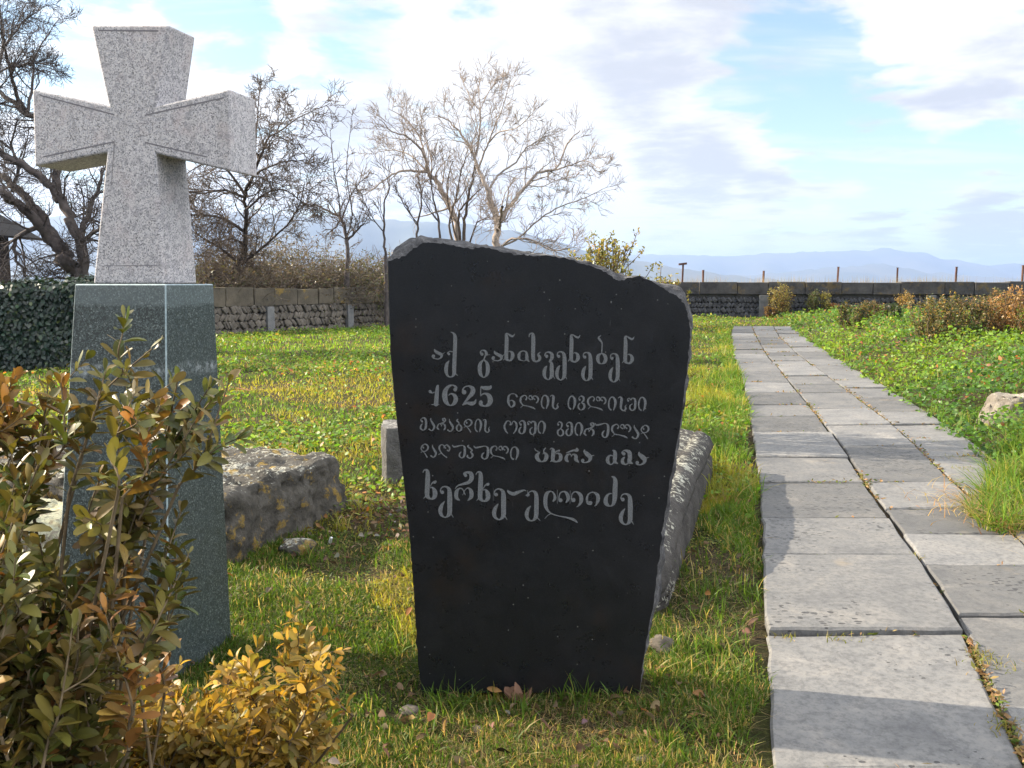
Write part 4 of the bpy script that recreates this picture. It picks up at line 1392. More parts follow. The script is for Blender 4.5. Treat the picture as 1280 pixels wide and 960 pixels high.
tree('small crooked fruit tree with thin upright shoots, between the cross and gravestone',
     [(Z3((622, 720), (622, 640), (618, 595), (605, 545), (590, 520)), 0.09, 0.06), (Z3((590, 522), (550, 505), (510, 485), (465, 478), (420, 440)), 0.06, 0.015), (Z3((600, 540), (590, 450), (572, 340), (560, 210)), 0.04, 0.008),
      (Z3((620, 600), (640, 520), (620, 350), (645, 130)), 0.035, 0.008), (Z3((625, 610), (660, 575), (685, 550)), 0.06, 0.03), (Z3((600, 545), (640, 440), (690, 380)), 0.04, 0.01), (Z3((600, 530), (585, 560), (560, 580)), 0.04, 0.02)],
     30, small, M['bark_dark'], M['bark'], 33, depth_spread=1.2)
orch = dict(num=[13, 8, 5], len=[1.5, 0.8, 0.45], angle=0.8, up=0.06, rmin=0.008, jit=0.22, start=0.12, rf=0.5)
tree('wide dark old fruit tree with densely tangled branches, directly right of the cross shaft',
     [(Z3((188, 800), (200, 745), (225, 700), (245, 670)), 0.16, 0.13), (Z3((245, 675), (252, 610), (255, 545), (252, 450), (280, 380), (300, 300)), 0.11, 0.03), (Z3((240, 700), (310, 640), (400, 560), (450, 480), (470, 400)), 0.06, 0.012),
      (Z3((190, 740), (150, 720), (110, 755), (70, 740)), 0.05, 0.015), (Z3((250, 580), (180, 540), (100, 520), (30, 525)), 0.07, 0.02), (Z3((253, 460), (180, 430), (100, 440), (20, 430)), 0.06, 0.015),
      (Z3((285, 375), (340, 345), (400, 325), (480, 322)), 0.05, 0.012), (Z3((265, 420), (330, 250), (380, 215), (440, 170), (560, 115)), 0.05, 0.01), (Z3((285, 370), (290, 250), (300, 100), (310, 40)), 0.04, 0.008),
      (Z3((255, 500), (330, 440), (400, 430), (470, 490)), 0.05, 0.012), (Z3((252, 450), (180, 350), (110, 330), (40, 370)), 0.06, 0.015), (Z3((230, 700), (160, 640), (90, 600), (60, 560)), 0.06, 0.015), (Z3((300, 310), (380, 190), (400, 90)), 0.03, 0.008)],
     28, dict(orch, len=[1.25, 0.65, 0.4], up=0.0), M['bark_dark'], M['bark'], 43, depth_spread=2.2)
tree('big gnarled dark bare tree leaning left behind the left arm of the cross',
     [(Z2((290, 960), (262, 925), (225, 870), (190, 820)), 0.20, 0.15), (Z2((190, 820), (130, 750), (60, 680), (0, 640), (-120, 600)), 0.13, 0.05), (Z2((215, 850), (170, 770), (105, 680), (45, 620), (0, 585), (-120, 500)), 0.12, 0.05),
      (Z2((275, 930), (262, 800), (215, 690), (160, 610), (90, 560), (0, 505), (-90, 420)), 0.13, 0.05), (Z2((200, 670), (185, 600), (200, 520), (150, 420), (90, 380), (20, 320), (-40, 270)), 0.10, 0.04),
      (Z2((85, 375), (55, 310), (30, 230), (15, 150), (0, 95)), 0.05, 0.015), (Z2((60, 225), (100, 210), (190, 222)), 0.03, 0.008), (Z2((265, 820), (290, 720), (330, 620), (340, 560)), 0.08, 0.02), (Z2((90, 380), (110, 280), (120, 180), (200, 60)), 0.04, 0.008),
      (Z2((40, 640), (60, 560), (40, 480), (60, 400)), 0.05, 0.012), (Z2((130, 750), (60, 790), (50, 850), (90, 930)), 0.06, 0.02), (Z2((262, 800), (330, 770), (400, 700)), 0.06, 0.015), (Z2((-60, 400), (-10, 250), (10, 120), (0, 20)), 0.06, 0.012), (Z2((20, 150), (70, 80), (150, 20)), 0.03, 0.008)],
     19.5, dict(orch, len=[1.0, 0.55, 0.32], rmin=0.0055, up=0.05), M['bark_dark'], M['bark_dark'], 53, depth_spread=1.6)


# ------------------------------------------------------------------ leaves
def hsv_jit(c, rng, n, v=0.25, h=0.12):
    c = np.asarray(c, float)
    out = c[None, :] * (1 + rng.normal(0, v, (n, 1)))
    out = out * (1 + rng.normal(0, h, (n, 3)))
    return np.clip(out, 0.004, 0.9)


def pick(colors, rng, n, v=0.22, h=0.08):
    """colors: list of (weight, rgb)"""
    w = np.array([c[0] for c in colors], float)
    idx = rng.choice(len(colors), n, p=w / w.sum())
    base = np.array([c[1] for c in colors])[idx]
    return np.clip(base * (1 + rng.normal(0, v, (n, 1))) * (1 + rng.normal(0, h, (n, 3))), 0.004, 0.9)


LEAF_SHAPE = [(0.0, 0.06), (0.18, 0.45), (0.45, 0.92), (0.70, 1.0), (0.92, 0.62), (1.0, 0.10)]


def leaves_mesh(name, pos, axis, normal, length, width, tint, bend=0.25, fold=0.25):
    """elliptic leaves: 6 stations x 3 verts, folded along the midrib and arched"""
    n = len(pos)
    axis = axis / np.linalg.norm(axis, axis=1, keepdims=True)
    side = np.cross(axis, normal)
    side /= np.maximum(np.linalg.norm(side, axis=1, keepdims=True), 1e-6)
    nor = np.cross(side, axis)
    S = len(LEAF_SHAPE)
    V = np.zeros((n, S, 3, 3))
    bend = np.broadcast_to(bend, (n,))
    for i, (t_, w) in enumerate(LEAF_SHAPE):
        mid = pos + axis * (length * t_)[:, None] - nor * (length * bend * t_ * t_)[:, None]
        hw = (width * w * 0.5)[:, None]
        up = nor * hw * np.asarray(fold) * 2
        V[:, i, 0] = mid - side * hw + up
        V[:, i, 1] = mid
        V[:, i, 2] = mid + side * hw + up
    F = []
    for i in range(S - 1):
        for k in range(2):
            a_ = i * 3 + k
            F.append((a_, a_ + 1, a_ + 4, a_ + 3))
    F = np.array(F)
    FF = (F[None] + (np.arange(n) * S * 3)[:, None, None]).reshape(-1, 4)
    T = np.repeat(tint, S * 3, axis=0)
    # midrib a little paler
    T = T.reshape(n, S, 3, 3)
    T[:, :, 1] = np.clip(T[:, :, 1] * 1.15, 0, 1)
    return np_mesh(name, V.reshape(-1, 3), FF, T.reshape(-1, 3))


def quads_mesh(name, pos, axis, normal, length, width, tint, shape=(0.25, 1.0, 0.15), bend=0.2):
    """small far leaves: 3 stations x 2 verts"""
    n = len(pos)
    axis = axis / np.linalg.norm(axis, axis=1, keepdims=True)
    side = np.cross(axis, normal)
    side /= np.maximum(np.linalg.norm(side, axis=1, keepdims=True), 1e-6)
    nor = np.cross(side, axis)
    S = 3
    V = np.zeros((n, S, 2, 3))
    for i, t_ in enumerate((0, 0.5, 1)):
        mid = pos + axis * (length * t_)[:, None] - nor * (length * bend * t_ * t_)[:, None]
        hw = (width * shape[i] * 0.5)[:, None]
        V[:, i, 0] = mid - side * hw
        V[:, i, 1] = mid + side * hw
    F = np.array([(0, 1, 3, 2), (2, 3, 5, 4)])
    FF = (F[None] + (np.arange(n) * 6)[:, None, None]).reshape(-1, 4)
    return np_mesh(name, V.reshape(-1, 3), FF, np.repeat(tint, 6, axis=0))


def unit(rng, n, up=0.0):
    v = rng.normal(0, 1, (n, 3))
    v /= np.linalg.norm(v, axis=1, keepdims=True)
    v[:, 2] += up
    return v / np.linalg.norm(v, axis=1, keepdims=True)


# ------------------------------------------------------------------ mid-distance shrubs
def shrub(name, label, loc, h, w, colors, seed, nstem=16, leaf=0.04, dens=70, group=None, hlow=0.82, tip=1.0, domed=0.25, cat='shrub', leafmat='leaf', twiggy=False, upright=0.35):
    """upright stems carrying leaves all along; uneven heights give a ragged outline"""
    rng = np.random.default_rng(seed)
    rn = random.Random(seed)
    root = empty(name, loc, label, cat, group)
    T = Tubes()
    P_, A_ = [], []
    for s in range(nstem):
        an = rn.uniform(0, 6.283)
        rr = math.sqrt(rn.random())
        b = Vector((math.cos(an), math.sin(an), 0)) * rr * w * 0.22
        top = Vector((math.cos(an) * rr * w * 0.5, math.sin(an) * rr * w * 0.5, h * rn.uniform(hlow, 1.0) * (1 - domed * rr * rr)))
        pts = []
        for i in range(7):
            t_ = i / 6
            p = b.lerp(top, t_)
            p += Vector((b.x, b.y, 0)) * 0.6 * math.sin(t_ * 3.14) + Vector((rn.gauss(0, .02), rn.gauss(0, .02), 0)) * h * (0 < i)
            pts.append(p)
        T.add(pts, np.linspace(0.012, 0.004, 7), 4)
        segs = [pts]
        for k in range(5):
            t_ = rn.uniform(0.12, 0.9)
            i = int(t_ * 6)
            p = pts[i].lerp(pts[min(i + 1, 6)], t_ * 6 - i)
            d = Vector((rn.gauss(0, 1), rn.gauss(0, 1), rn.uniform(0.3, 1.4)))
            c = wiggle(p, d, h * rn.uniform(0.12, 0.26), 4, rn, 0, 0.15, 0.15)
            T.add(c, np.linspace(0.006, 0.003, 5), 3)
            segs.append(c)
        for sg in segs:
            nl = dens // 6 if sg is not pts else dens // 3
            for k in range(nl):
                t_ = (1 - (0.85 if sg is pts else 0.9) * rn.random() ** tip) * (len(sg) - 1.001)
                i = int(t_)
                p = sg[i].lerp(sg[i + 1], t_ - i)
                P_.append(tuple(p + Vector((rn.gauss(0, 1), rn.gauss(0, 1), rn.gauss(0, 1))) * leaf * 0.5))
                A_.append((rn.gauss(0, 1), rn.gauss(0, 1), rn.gauss(0, 0.6) + upright))
    add_mesh('stems', T.mesh('stems'), M['stem'], root, local=True)
    n = len(P_)
    tint = pick(colors, rng, n)
    # whole sprays turn colour together
    P_ = np.array(P_)
    patch = fbm(P_[:, 0] * 3 / max(w, .3) + seed, P_[:, 2] * 3 / max(h, .3) + P_[:, 1], seed, 2)
    alt = np.array(colors[0][1]) * 1.0
    tint = np.where((patch > 0.58)[:, None], tint * 0.55 + alt[None] * 0.5, tint)
    add_mesh('foliage', quads_mesh('foliage', P_, np.array(A_), unit(rng, n, 0.4), leaf * rng.uniform(0.7, 1.3, n), leaf * 0.55 * rng.uniform(0.7, 1.3, n), tint), M[leafmat], root, local=True)
    return root


GOLD = (0.29, 0.185, 0.05)
TAN = (0.30, 0.19, 0.09)
OLIVE = (0.075, 0.085, 0.022)
DARKG = (0.025, 0.045, 0.018)
MIDG = (0.06, 0.10, 0.025)
BROWN = (0.14, 0.085, 0.035)
ORANGE = (0.32, 0.17, 0.06)
YELG = (0.24, 0.215, 0.045)
bushes = [  # px, base y, top y, px width, colours, label
    (975, 393, 357, 22, [(3, YELG), (2, GOLD), (1, OLIVE)], 'upright yellow box bush at the far wall beside the end of the path'),
    (962, 394, 383, 12, [(3, BROWN), (1, GOLD)], 'tiny brown bush at the foot of the far wall, left of the upright yellow bush', ),
    (1018, 393, 364, 14, [(2, OLIVE), (1, MIDG)], 'thin grey green sapling bush against the far wall, right of the upright yellow bush'),
    (1032, 389, 364, 9, [(2, YELG), (1, OLIVE)], 'slender pale sapling at the far wall, second right of the upright yellow bush'),
    (1045, 390, 379, 13, [(3, ORANGE), (1, BROWN)], 'small low orange brown bush in front of the far wall'),
    (1066, 415, 376, 29, [(2, DARKG), (2, OLIVE), (1, GOLD)], 'dark green box bush with dry tips nearest the right side of the path'),
    (1090, 402, 376, 22, [(2, BROWN), (2, OLIVE), (1, GOLD)], 'brownish box bush right of the dark one by the path'),
    (1115, 401, 379, 17, [(3, DARKG), (1, OLIVE)], 'compact dark green box bush between the brownish bush and the golden sapling'),
    (1132, 394, 364, 13, [(3, GOLD), (1, YELG)], 'slender golden sapling standing against the far wall'),
    (1167, 428, 369, 52, [(3, OLIVE), (2, GOLD), (1, DARKG)], 'large rounded olive box bush with dry golden leaves, leftmost of the big row'),
    (1205, 424, 369, 38, [(2, TAN), (3, OLIVE), (1, DARKG)], 'big box bush half green half tan, second in the row on the bank'),
    (1238, 420, 366, 36, [(3, OLIVE), (2, BROWN), (1, GOLD)], 'olive brown box bush with a pointed top, third in the row on the bank'),
    (1264, 422, 361, 40, [(4, ORANGE), (3, TAN), (1, GOLD)], 'tall dry orange tan box bush, near the right edge of the photo'),
    (1298, 424, 364, 40, [(3, OLIVE), (3, ORANGE)], 'mixed green and orange box bush cut by the right edge of the photo'),
]
for i, b in enumerate(bushes):
    px, by, ty, pw, cols_, lab = b
    p = G(px, by, 0.0)
    for _ in range(4):
        p = G(px, by, max(-0.1, min(tz(p.x, p.y), 0.6)))
    lim = (42.2 + 0.187 * 2.9) / (1 + 0.187 * (px - 640) / 1100) - 0.75
    if p.y > lim:
        p = P(px, by, lim)
    dist = p.y
    h = (P(px, ty, dist).z - tz(p.x, p.y)) * 1.15
    w = pw / 1100 * dist * 1.25
    lf = 0.045 if dist < 25 else 0.06
    ns = max(7, int(w * 30))
    shrub('box_bush', lab, (p.x, p.y, tz(p.x, p.y) - 0.03), h, w, cols_, 100 + i, nstem=min(ns, 44), leaf=lf, dens=96 if dist < 25 else 60, group='box bushes on the bank by the far wall')

p = P(757, 336, 8.0)
for (px, ty, wd, lab, sd, hh_) in ((742, 299, 0.16, 'broad shorter yellow green box shrub over the slope of the black gravestone', 1, 0),
                                  (764, 287, 0.15, 'pointed tallest yellow green box shrub over the slope of the black gravestone', 2, 0),
                                  (786, 330, 0.10, 'low green box shoots just above the gravestone top, right of the tall shrub', 3, 0),
                                  (835, 342, 0.20, 'low dry yellow shrub beyond the right shoulder of the black gravestone', 4, 0)):
    q = P(px, ty, 8.0 + 0.2 * sd)
    shrub('box_shrub', lab, (q.x, q.y, tz(q.x, q.y) - 0.03), q.z - tz(q.x, q.y), wd * 1.6, [(4, YELG), (2, OLIVE), (1, GOLD)] if sd != 3 else [(2, OLIVE), (1, YELG)], 200 + sd, nstem=18 if sd < 3 else 12, leaf=0.030, dens=190, hlow=0.93, tip=1.9, domed=0.06, group='box shrubs behind the black gravestone', upright=0.6)

# brambles behind the wall
BR = [(0.088, 0.072, 0.048), (0.125, 0.105, 0.07), (0.072, 0.074, 0.038), (0.095, 0.105, 0.042)]
for i, (px, ty, wd, d, cols_, lab) in enumerate((
        (262, 318, 3.0, 28.5, [(3, BR[0]), (1, BR[2])], 'brown leafless bramble thicket over the wall, next to the cross pedestal'),
        (330, 298, 3.0, 30.5, [(3, BR[0]), (2, BR[1])], 'tall brown bramble thicket beyond the wall beneath the old fruit tree'),
        (395, 312, 3.2, 31.5, [(2, BR[0]), (2, BR[1]), (1, BR[3])], 'tawny bramble thicket beyond the wall, middle of the row'),
        (445, 325, 2.8, 32.5, [(3, BR[3]), (2, BR[2])], 'olive green bramble thicket over the wall, just left of the black gravestone'),
        (500, 318, 3.0, 34, [(2, BR[0]), (1, BR[3])], 'brown bramble thicket meeting the left shoulder of the black gravestone'),
        (700, 326, 3.4, 47, [(2, BR[0]), (1, BR[1])], 'low brown bramble thicket glimpsed over the middle of the gravestone'))):
    q = P(px, ty, d)
    rn = random.Random(300 + i)
    zg = tz(q.x, q.y)
    root = empty('bramble_thicket', (q.x, q.y, zg), lab, 'shrub', 'bramble thickets behind the boundary wall')
    T = Tubes()
    H = (q.z - zg) * 1.3
    Pn = []
    for s in range(330):
        an = rn.uniform(0, 6.283)
        rr = math.sqrt(rn.random())
        b = Vector((math.cos(an), math.sin(an), 0)) * rr * wd * 0.42
        d0 = Vector((math.cos(an) * 0.5 * rr + rn.gauss(0, .3), math.sin(an) * 0.5 * rr + rn.gauss(0, .3), 1))
        c = wiggle(b, d0, H * rn.uniform(0.6, 1.12) * (1 - .25 * rr), 7, rn, 0, -0.05, 0.16)
        T.add(c, np.linspace(0.014, 0.006, 8), 3)
        for k in range(5):
            j = rn.randrange(2, 7)
            cc = wiggle(c[j], Vector((rn.gauss(0, 1), rn.gauss(0, 1), rn.uniform(-.2, 1.0))), H * rn.uniform(.12, .3), 4, rn, 0, -0.05, 0.2)
            T.add(cc, np.linspace(0.008, 0.005, 5), 3)
            for _ in range(6):
                Pn.append(tuple(cc[rn.randrange(5)] + Vector((rn.gauss(0, .08), rn.gauss(0, .08), rn.gauss(0, .08)))))
    add_mesh('stems', T.mesh('stems'), M['bark_red'], root, local=True)
    for s in range(46):                       # thin upright shoots above the tangle
        b = Vector((rn.uniform(-.5, .5) * wd, rn.gauss(0, .5), 0))
        c = wiggle(b, Vector((rn.gauss(0, .12), rn.gauss(0, .12), 1)), H * rn.uniform(1.0, 1.75), 7, rn, 0, 0.06, 0.07)
        T.add(c, np.linspace(0.015, 0.006, 8), 3)
        for k in range(4):
            cc = wiggle(c[rn.randrange(3, 7)], Vector((rn.gauss(0, .6), rn.gauss(0, .6), 1)), H * rn.uniform(.15, .4), 4, rn, 0, 0.05, 0.12)
            T.add(cc, np.linspace(0.008, 0.005, 5), 3)
    rng = np.random.default_rng(300 + i)
    Pn = np.array(Pn)
    n = len(Pn)
    add_mesh('foliage', quads_mesh('foliage', Pn, unit(rng, n), unit(rng, n), rng.uniform(.06, .13, n), rng.uniform(.03, .06, n), pick(cols_, rng, n)), M['leaf'], root, local=True)

# ------------------------------------------------------------------ ivy-clad wall at the left
p0, p1 = Vector((-12.5, 14.6, 0)), Vector((-6.1, 15.4, 0))
root = empty('ivy_hedge', ((p0.x + p1.x) / 2, (p0.y + p1.y) / 2, 0), 'low wall wholly covered in dark ivy at the left, behind the pedestal', 'ivy wall', rz=math.atan2(p1.y - p0.y, p1.x - p0.x))
Lh = (p1 - p0).length
bm = bmesh.new()
bm_box(bm, 0, 0.1, 0.62, Lh, 0.45, 1.5, bev=0.05)
add_mesh('core', bm_mesh('core', bm), M['mortar'], root, local=True)
rng = np.random.default_rng(77)
n = 34000
ux = rng.uniform(-Lh / 2 - 0.1, Lh / 2 + 0.1, n)
tt = rng.uniform(0, 1, n)
bulge = 0.42 * (fbm(ux * 1.1, tt * 2.4, 5, 3) - .3)
front = tt < 0.74
uz = np.where(front, tt / 0.74 * 1.46, 1.30 + 0.34 * fbm(ux * 1.3, ux * 0, 9, 3) + rng.normal(0, 0.045, n))
uy = np.where(front, -0.16 - bulge - np.abs(rng.normal(0, 0.05, n)), -0.25 + (tt - 0.74) / 0.26 * 0.6)
uz = np.where(front, uz * (1.30 + 0.34 * fbm(ux * 1.3, ux * 0, 9, 3)) / 1.46 + rng.normal(0, .03, n), uz)
pos = np.stack([ux, uy, uz], 1)
ax_ = np.stack([rng.normal(0, .6, n), -0.35 - rng.random(n) * .3, rng.normal(-0.75, .35, n)], 1)
ax_[~front] = np.stack([rng.normal(0, 1, (~front).sum()), rng.normal(-.4, 1, (~front).sum()), rng.normal(0.1, .3, (~front).sum())], 1)
nr = np.stack([rng.normal(0, .35, n), np.full(n, -1.0), rng.normal(0.55, .3, n)], 1)
nr[~front] = unit(rng, int((~front).sum()), 1.5)
add_mesh('ivy', quads_mesh('ivy', pos, ax_, nr, rng.uniform(.05, .10, n), rng.uniform(.04, .075, n), pick([(5, (0.011, 0.026, 0.016)), (2, (0.02, 0.038, 0.02)), (0.3, (0.05, 0.065, 0.02))], rng, n), shape=(0.6, 1.0, 0.1)), M['ivy'], root, local=True)


# ------------------------------------------------------------------ foreground boxwood
def boxwood(name, label, base, sprigs, palette, seed, L, stem_r=0.003, droop=0.0, extra=2, cut=0.42, lm='box', edge_x=9):
    """sprigs: list of (tip, root) world points; leaves in crossed pairs along the outer part"""
    rn = random.Random(seed)
    rng = np.random.default_rng(seed)
    root = empty(name, base, label, 'shrub')
    T = Tubes()
    P_, A_, N_, S_, C_ = [], [], [], [], []

    def sprig(a_, tip, r, lead, frac):
        mid = a_.lerp(tip, 0.5) + Vector((rn.gauss(0, .018), rn.gauss(0, .018), rn.gauss(0, .01)))
        pts = smooth_poly([a_, a_.lerp(mid, .5) + Vector((rn.gauss(0, .008), rn.gauss(0, .008), 0)), mid, tip], 4)
        T.add(pts, np.linspace(r, r * .45, len(pts)), 5)
        Ls = sum((pts[i + 1] - pts[i]).length for i in range(len(pts) - 1))
        gap = L * 0.31
        npair = max(3, int(Ls * frac / gap))
        tone = rn.random()
        phase = rn.uniform(0, 3.14)
        for k in range(npair + 1):
            t_ = 1 - frac * (k / max(1, npair)) + rn.uniform(-.3, .3) * frac / max(1, npair)
            t_ = min(max(t_, 0), 0.999)
            f = t_ * (len(pts) - 1.001)
            i = int(f)
            p = pts[i].lerp(pts[i + 1], f - i)
            d = (pts[i + 1] - pts[i]).normalized()
            x = d.cross(Vector((0.3, 0.2, 1))).normalized()
            y = d.cross(x)
            young = max(0.0, 1 - k / 3.5)
            for s in (0, math.pi):
                if k > 3 and rn.random() < 0.10:
                    continue
                w = phase + k * math.pi / 2 + s + rn.gauss(0, .25)
                out = x * math.cos(w) + y * math.sin(w)
                op = (0.95 - 0.55 * young) * rn.uniform(.8, 1.25) + droop
                ax = d * math.cos(op) + out * math.sin(op)
                P_.append(tuple(p + out * r))
                A_.append(tuple(ax))
                N_.append(tuple(d * math.sin(op) - out * math.cos(op)))
                S_.append(L * rn.choice((.55, .8, .95, 1.0, 1.1)) * rn.uniform(.88, 1.12) * (1 - 0.35 * young))
                C_.append((tone, k / max(1, npair)))
        if lead > 0:
            for _ in range(extra if tip.x < edge_x else 1):
                t_ = rn.uniform(0.25, 0.85)
                f = t_ * (len(pts) - 1.001)
                i = int(f)
                p = pts[i].lerp(pts[i + 1], f - i)
                d = (pts[i + 1] - pts[i]).normalized()
                sd = Vector((rn.gauss(0, 1), rn.gauss(0, .7), rn.gauss(0, .4)))
                sd = (sd - d * sd.dot(d)).normalized()
                ln_ = L * rn.uniform(1.8, 3.6)
                sprig(p, p + (d * 0.75 + sd * 0.65 + Vector((0, 0, .2))).normalized() * ln_, r * .6, lead - 1, 0.85)
    for tip, rt in sprigs:
        sprig(rt, tip, stem_r, 1, cut)
        # the bare wood that carries the spray up from the root
        b = Vector(base) + Vector((rn.gauss(0, .06), rn.gauss(0, .06), 0))
        k = b.lerp(rt, .55) + Vector((rn.gauss(0, .02), rn.gauss(0, .02), 0)) - Vector(((rt.x - b.x) * .25, 0, 0))
        w = smooth_poly([b, k, rt], 4)
        T.add(w, np.linspace(stem_r * 1.9, stem_r, len(w)), 5)
    add_mesh('stems', T.mesh('stems'), M['stem'], root, smooth=True)
    n = len(P_)
    S_ = np.array(S_)
    C_ = np.array(C_)
    tint = pick(palette, rng, n, 0.20, 0.07)
    # each spray has its own colour, leaves of a spray vary round it
    spray = np.array([p[1] for p in palette])[np.minimum((C_[:, 0] * len(palette)).astype(int), len(palette) - 1)]
    tint = 0.6 * tint + 0.4 * spray * (1 + rng.normal(0, .15, (n, 1)))
    add_mesh('foliage', leaves_mesh('foliage', np.array(P_), np.array(A_), np.array(N_), S_, S_ * rng.uniform(.38, .50, n), np.clip(tint, .004, .9), rng.normal(0.16, .28, n), rng.uniform(-.02, .34, (n, 1, 1))[:, 0]), M[lm], root, smooth=True)
    return root


def sprigs_from(tips, depth, basexyz, rn, scatter=0.06, ln=(.14, .24), lean=.25):
    out = []
    for (px, py, dz) in tips:
        tip = P(px, py, depth + dz)
        d = Vector((lean + rn.gauss(0, .32), rn.gauss(0, .34), 1.0)).normalized()
        rt = tip - d * rn.uniform(*ln)
        out.append((tip, rt))
    return out


rn = random.Random(12)
tips = [(190, 436, .05), (132, 464, .0), (262, 484, .08), (286, 478, .02), (222, 476, .1), (168, 492, -.03), (248, 520, .06), (204, 500, .0), (150, 540, .05), (128, 590, -.1), (238, 560, .03),
        (265, 500, .12), (226, 640, .04), (236, 692, .0), (214, 720, -.05), (178, 610, .05), (190, 660, 0), (196, 760, .06), (160, 700, -.08), (150, 650, .1),
        (20, 470, .1), (60, 480, .1), (76, 478, .08), (8, 500, .05), (36, 520, .1), (66, 535, .0), (14, 560, 0), (48, 580, -.05), (20, 640, -.1), (50, 680, -.1)]
for _ in range(240):
    px = rn.uniform(-90, 190)
    py = rn.uniform(650, 960) if px > 75 else rn.uniform(690, 960)
    if px > 165 - (py - 640) * 0.26 or (60 < px and py < 740):
        continue
    tips.append((px, py, rn.uniform(-.22, .22)))
base = G(60, 1350)
DB = [(3, (0.072, 0.070, 0.014)), (2, (0.085, 0.062, 0.020)), (1.4, (0.105, 0.062, 0.024)), (3, (0.052, 0.070, 0.016)), (2.4, (0.14, 0.118, 0.024)), (0.15, (0.28, 0.11, 0.03))]
bs = Vector((-0.78, 1.36, 0))
boxwood('box_bush', 'large brown and olive box bush in the left foreground, in front of the pedestal', bs, sprigs_from(tips, 1.38, bs, rn, .10, (.15, .26), .32), DB, 12, 0.038, 0.0026, extra=3, cut=0.96, edge_x=-0.74)
tips = []
for (px, py) in ((374, 790), (398, 815), (415, 830), (350, 822), (330, 840), (290, 832), (312, 862), (385, 850), (405, 880), (392, 905), (360, 880), (262, 872), (240, 880), (212, 862), (228, 900), (195, 905), (280, 905), (325, 905),
                 (300, 930), (250, 935), (215, 940), (175, 945), (345, 930), (380, 935), (160, 890), (396, 930), (270, 960), (320, 965), (365, 965), (400, 965), (190, 970), (235, 975), (140, 960), (150, 920), (340, 990), (290, 990)):
    tips.append((px + rn.uniform(-4, 4), py, rn.uniform(-.12, .12)))
for _ in range(90):
    tips.append((rn.uniform(150, 385), rn.uniform(900, 1010), rn.uniform(-.16, .16)))
YB = [(5, (0.30, 0.18, 0.030)), (3, (0.24, 0.165, 0.035)), (2, (0.15, 0.12, 0.03)), (1.2, (0.34, 0.24, 0.09)), (1.5, (0.075, 0.070, 0.022))]
bs = Vector((-0.62, 1.72, 0))
boxwood('box_bush', 'small golden yellow box bush in the foreground, between the brown bush and black gravestone', bs, sprigs_from(tips, 1.72, bs, rn, .09, (.10, .18), .08), YB, 18, 0.033, 0.0024, extra=3, cut=0.95, lm='box_gold')


# ------------------------------------------------------------------ grass and ground cover
def keep_off(x, y):
    """True where plants may grow: off the slabs, out of the stones' footprints"""
    xl, xr = edge(E_L, y), edge(E_R, y)
    wob = (fbm(x * 2.2, y * 2.2, 61, 3) - 0.5) * 0.28
    ok = (x < xl - 0.02 + np.minimum(wob, 0.06)) | (x > xr - 0.10 + wob) | (y > FAR_Y + 0.05)
    ok &= ~((x > -0.36) & (x < 0.53) & (y > YF - 0.005) & (y < YF + 0.16))
    # right slab
    dx, dy = x - start.x, y - start.y
    a_, b_ = dx * u.x + dy * u.y, dx * wv.x + dy * wv.y
    ok &= ~((a_ > 0) & (a_ < LEN) & (b_ > -0.8) & (b_ < 0.03))
    # pedestal
    dx, dy = x - cen_b.x, y - cen_b.y
    a_, b_ = dx * FV.x + dy * FV.y, dx * SV.x + dy * SV.y
    ok &= ~((np.abs(a_) < wb / 2) & (np.abs(b_) < sb / 2))
    return ok


def wall_side(x, y):
    """inside the walls"""
    ax, ay, bx, by = LA[0], LA[1], CORNER[0], CORNER[1]
    s = (bx - ax) * (y - ay) - (by - ay) * (x - ax)
    return (s < -0.35 * math.hypot(bx - ax, by - ay)) & (y < 42.2 - (x - 2.6) * 0.187 - 0.3)


def scatter(rng, n, d0, d1, x0=-0.75, x1=0.75, pad=0.8):
    """random ground points inside the view wedge, density falling with distance squared"""
    y = d0 * (d1 / d0) ** rng.random(n)
    x = y * rng.uniform(x0, x1, n) + rng.uniform(-pad, pad, n)
    return x, y


def blades(name, x, y, h, w, lean, tint, rng, z=None, segs=3):
    n = len(x)
    z = terrain(x, y) if z is None else z
    an = rng.uniform(0, 2 * np.pi, n)
    la = rng.uniform(0, 2 * np.pi, n)
    ld = np.stack([np.cos(la), np.sin(la)], 1) * lean[:, None]
    sd = np.stack([np.cos(an), np.sin(an)], 1)
    V = np.zeros((n, 2 * segs + 1, 3))
    for i in range(segs):
        t_ = i / segs
        ww = w * (1 - t_ * 0.55) * 0.5
        cx = x + ld[:, 0] * h * t_ ** 1.8
        cy = y + ld[:, 1] * h * t_ ** 1.8
        cz = z - 0.008 + h * t_ * (1 - 0.35 * np.minimum(lean, 1.4) * t_)
        for k, s in ((0, -1), (1, 1)):
            V[:, 2 * i + k, 0] = cx + s * sd[:, 0] * ww
            V[:, 2 * i + k, 1] = cy + s * sd[:, 1] * ww
            V[:, 2 * i + k, 2] = cz
    V[:, -1, 0] = x + ld[:, 0] * h
    V[:, -1, 1] = y + ld[:, 1] * h
    V[:, -1, 2] = z - 0.008 + h * (1 - 0.35 * np.minimum(lean, 1.4))
    tri = []
    for i in range(segs - 1):
        a_ = 2 * i
        tri += [(a_, a_ + 1, a_ + 3), (a_, a_ + 3, a_ + 2)]
    a_ = 2 * (segs - 1)
    tri.append((a_, a_ + 1, a_ + 2))
    F = (np.array(tri)[None] + (np.arange(n) * (2 * segs + 1))[:, None, None]).reshape(-1, 3)
    o = add_mesh(name, np_mesh(name, V.reshape(-1, 3), F, np.repeat(tint, 2 * segs + 1, axis=0)), M['grass'])
    o['kind'] = 'stuff'
    return o


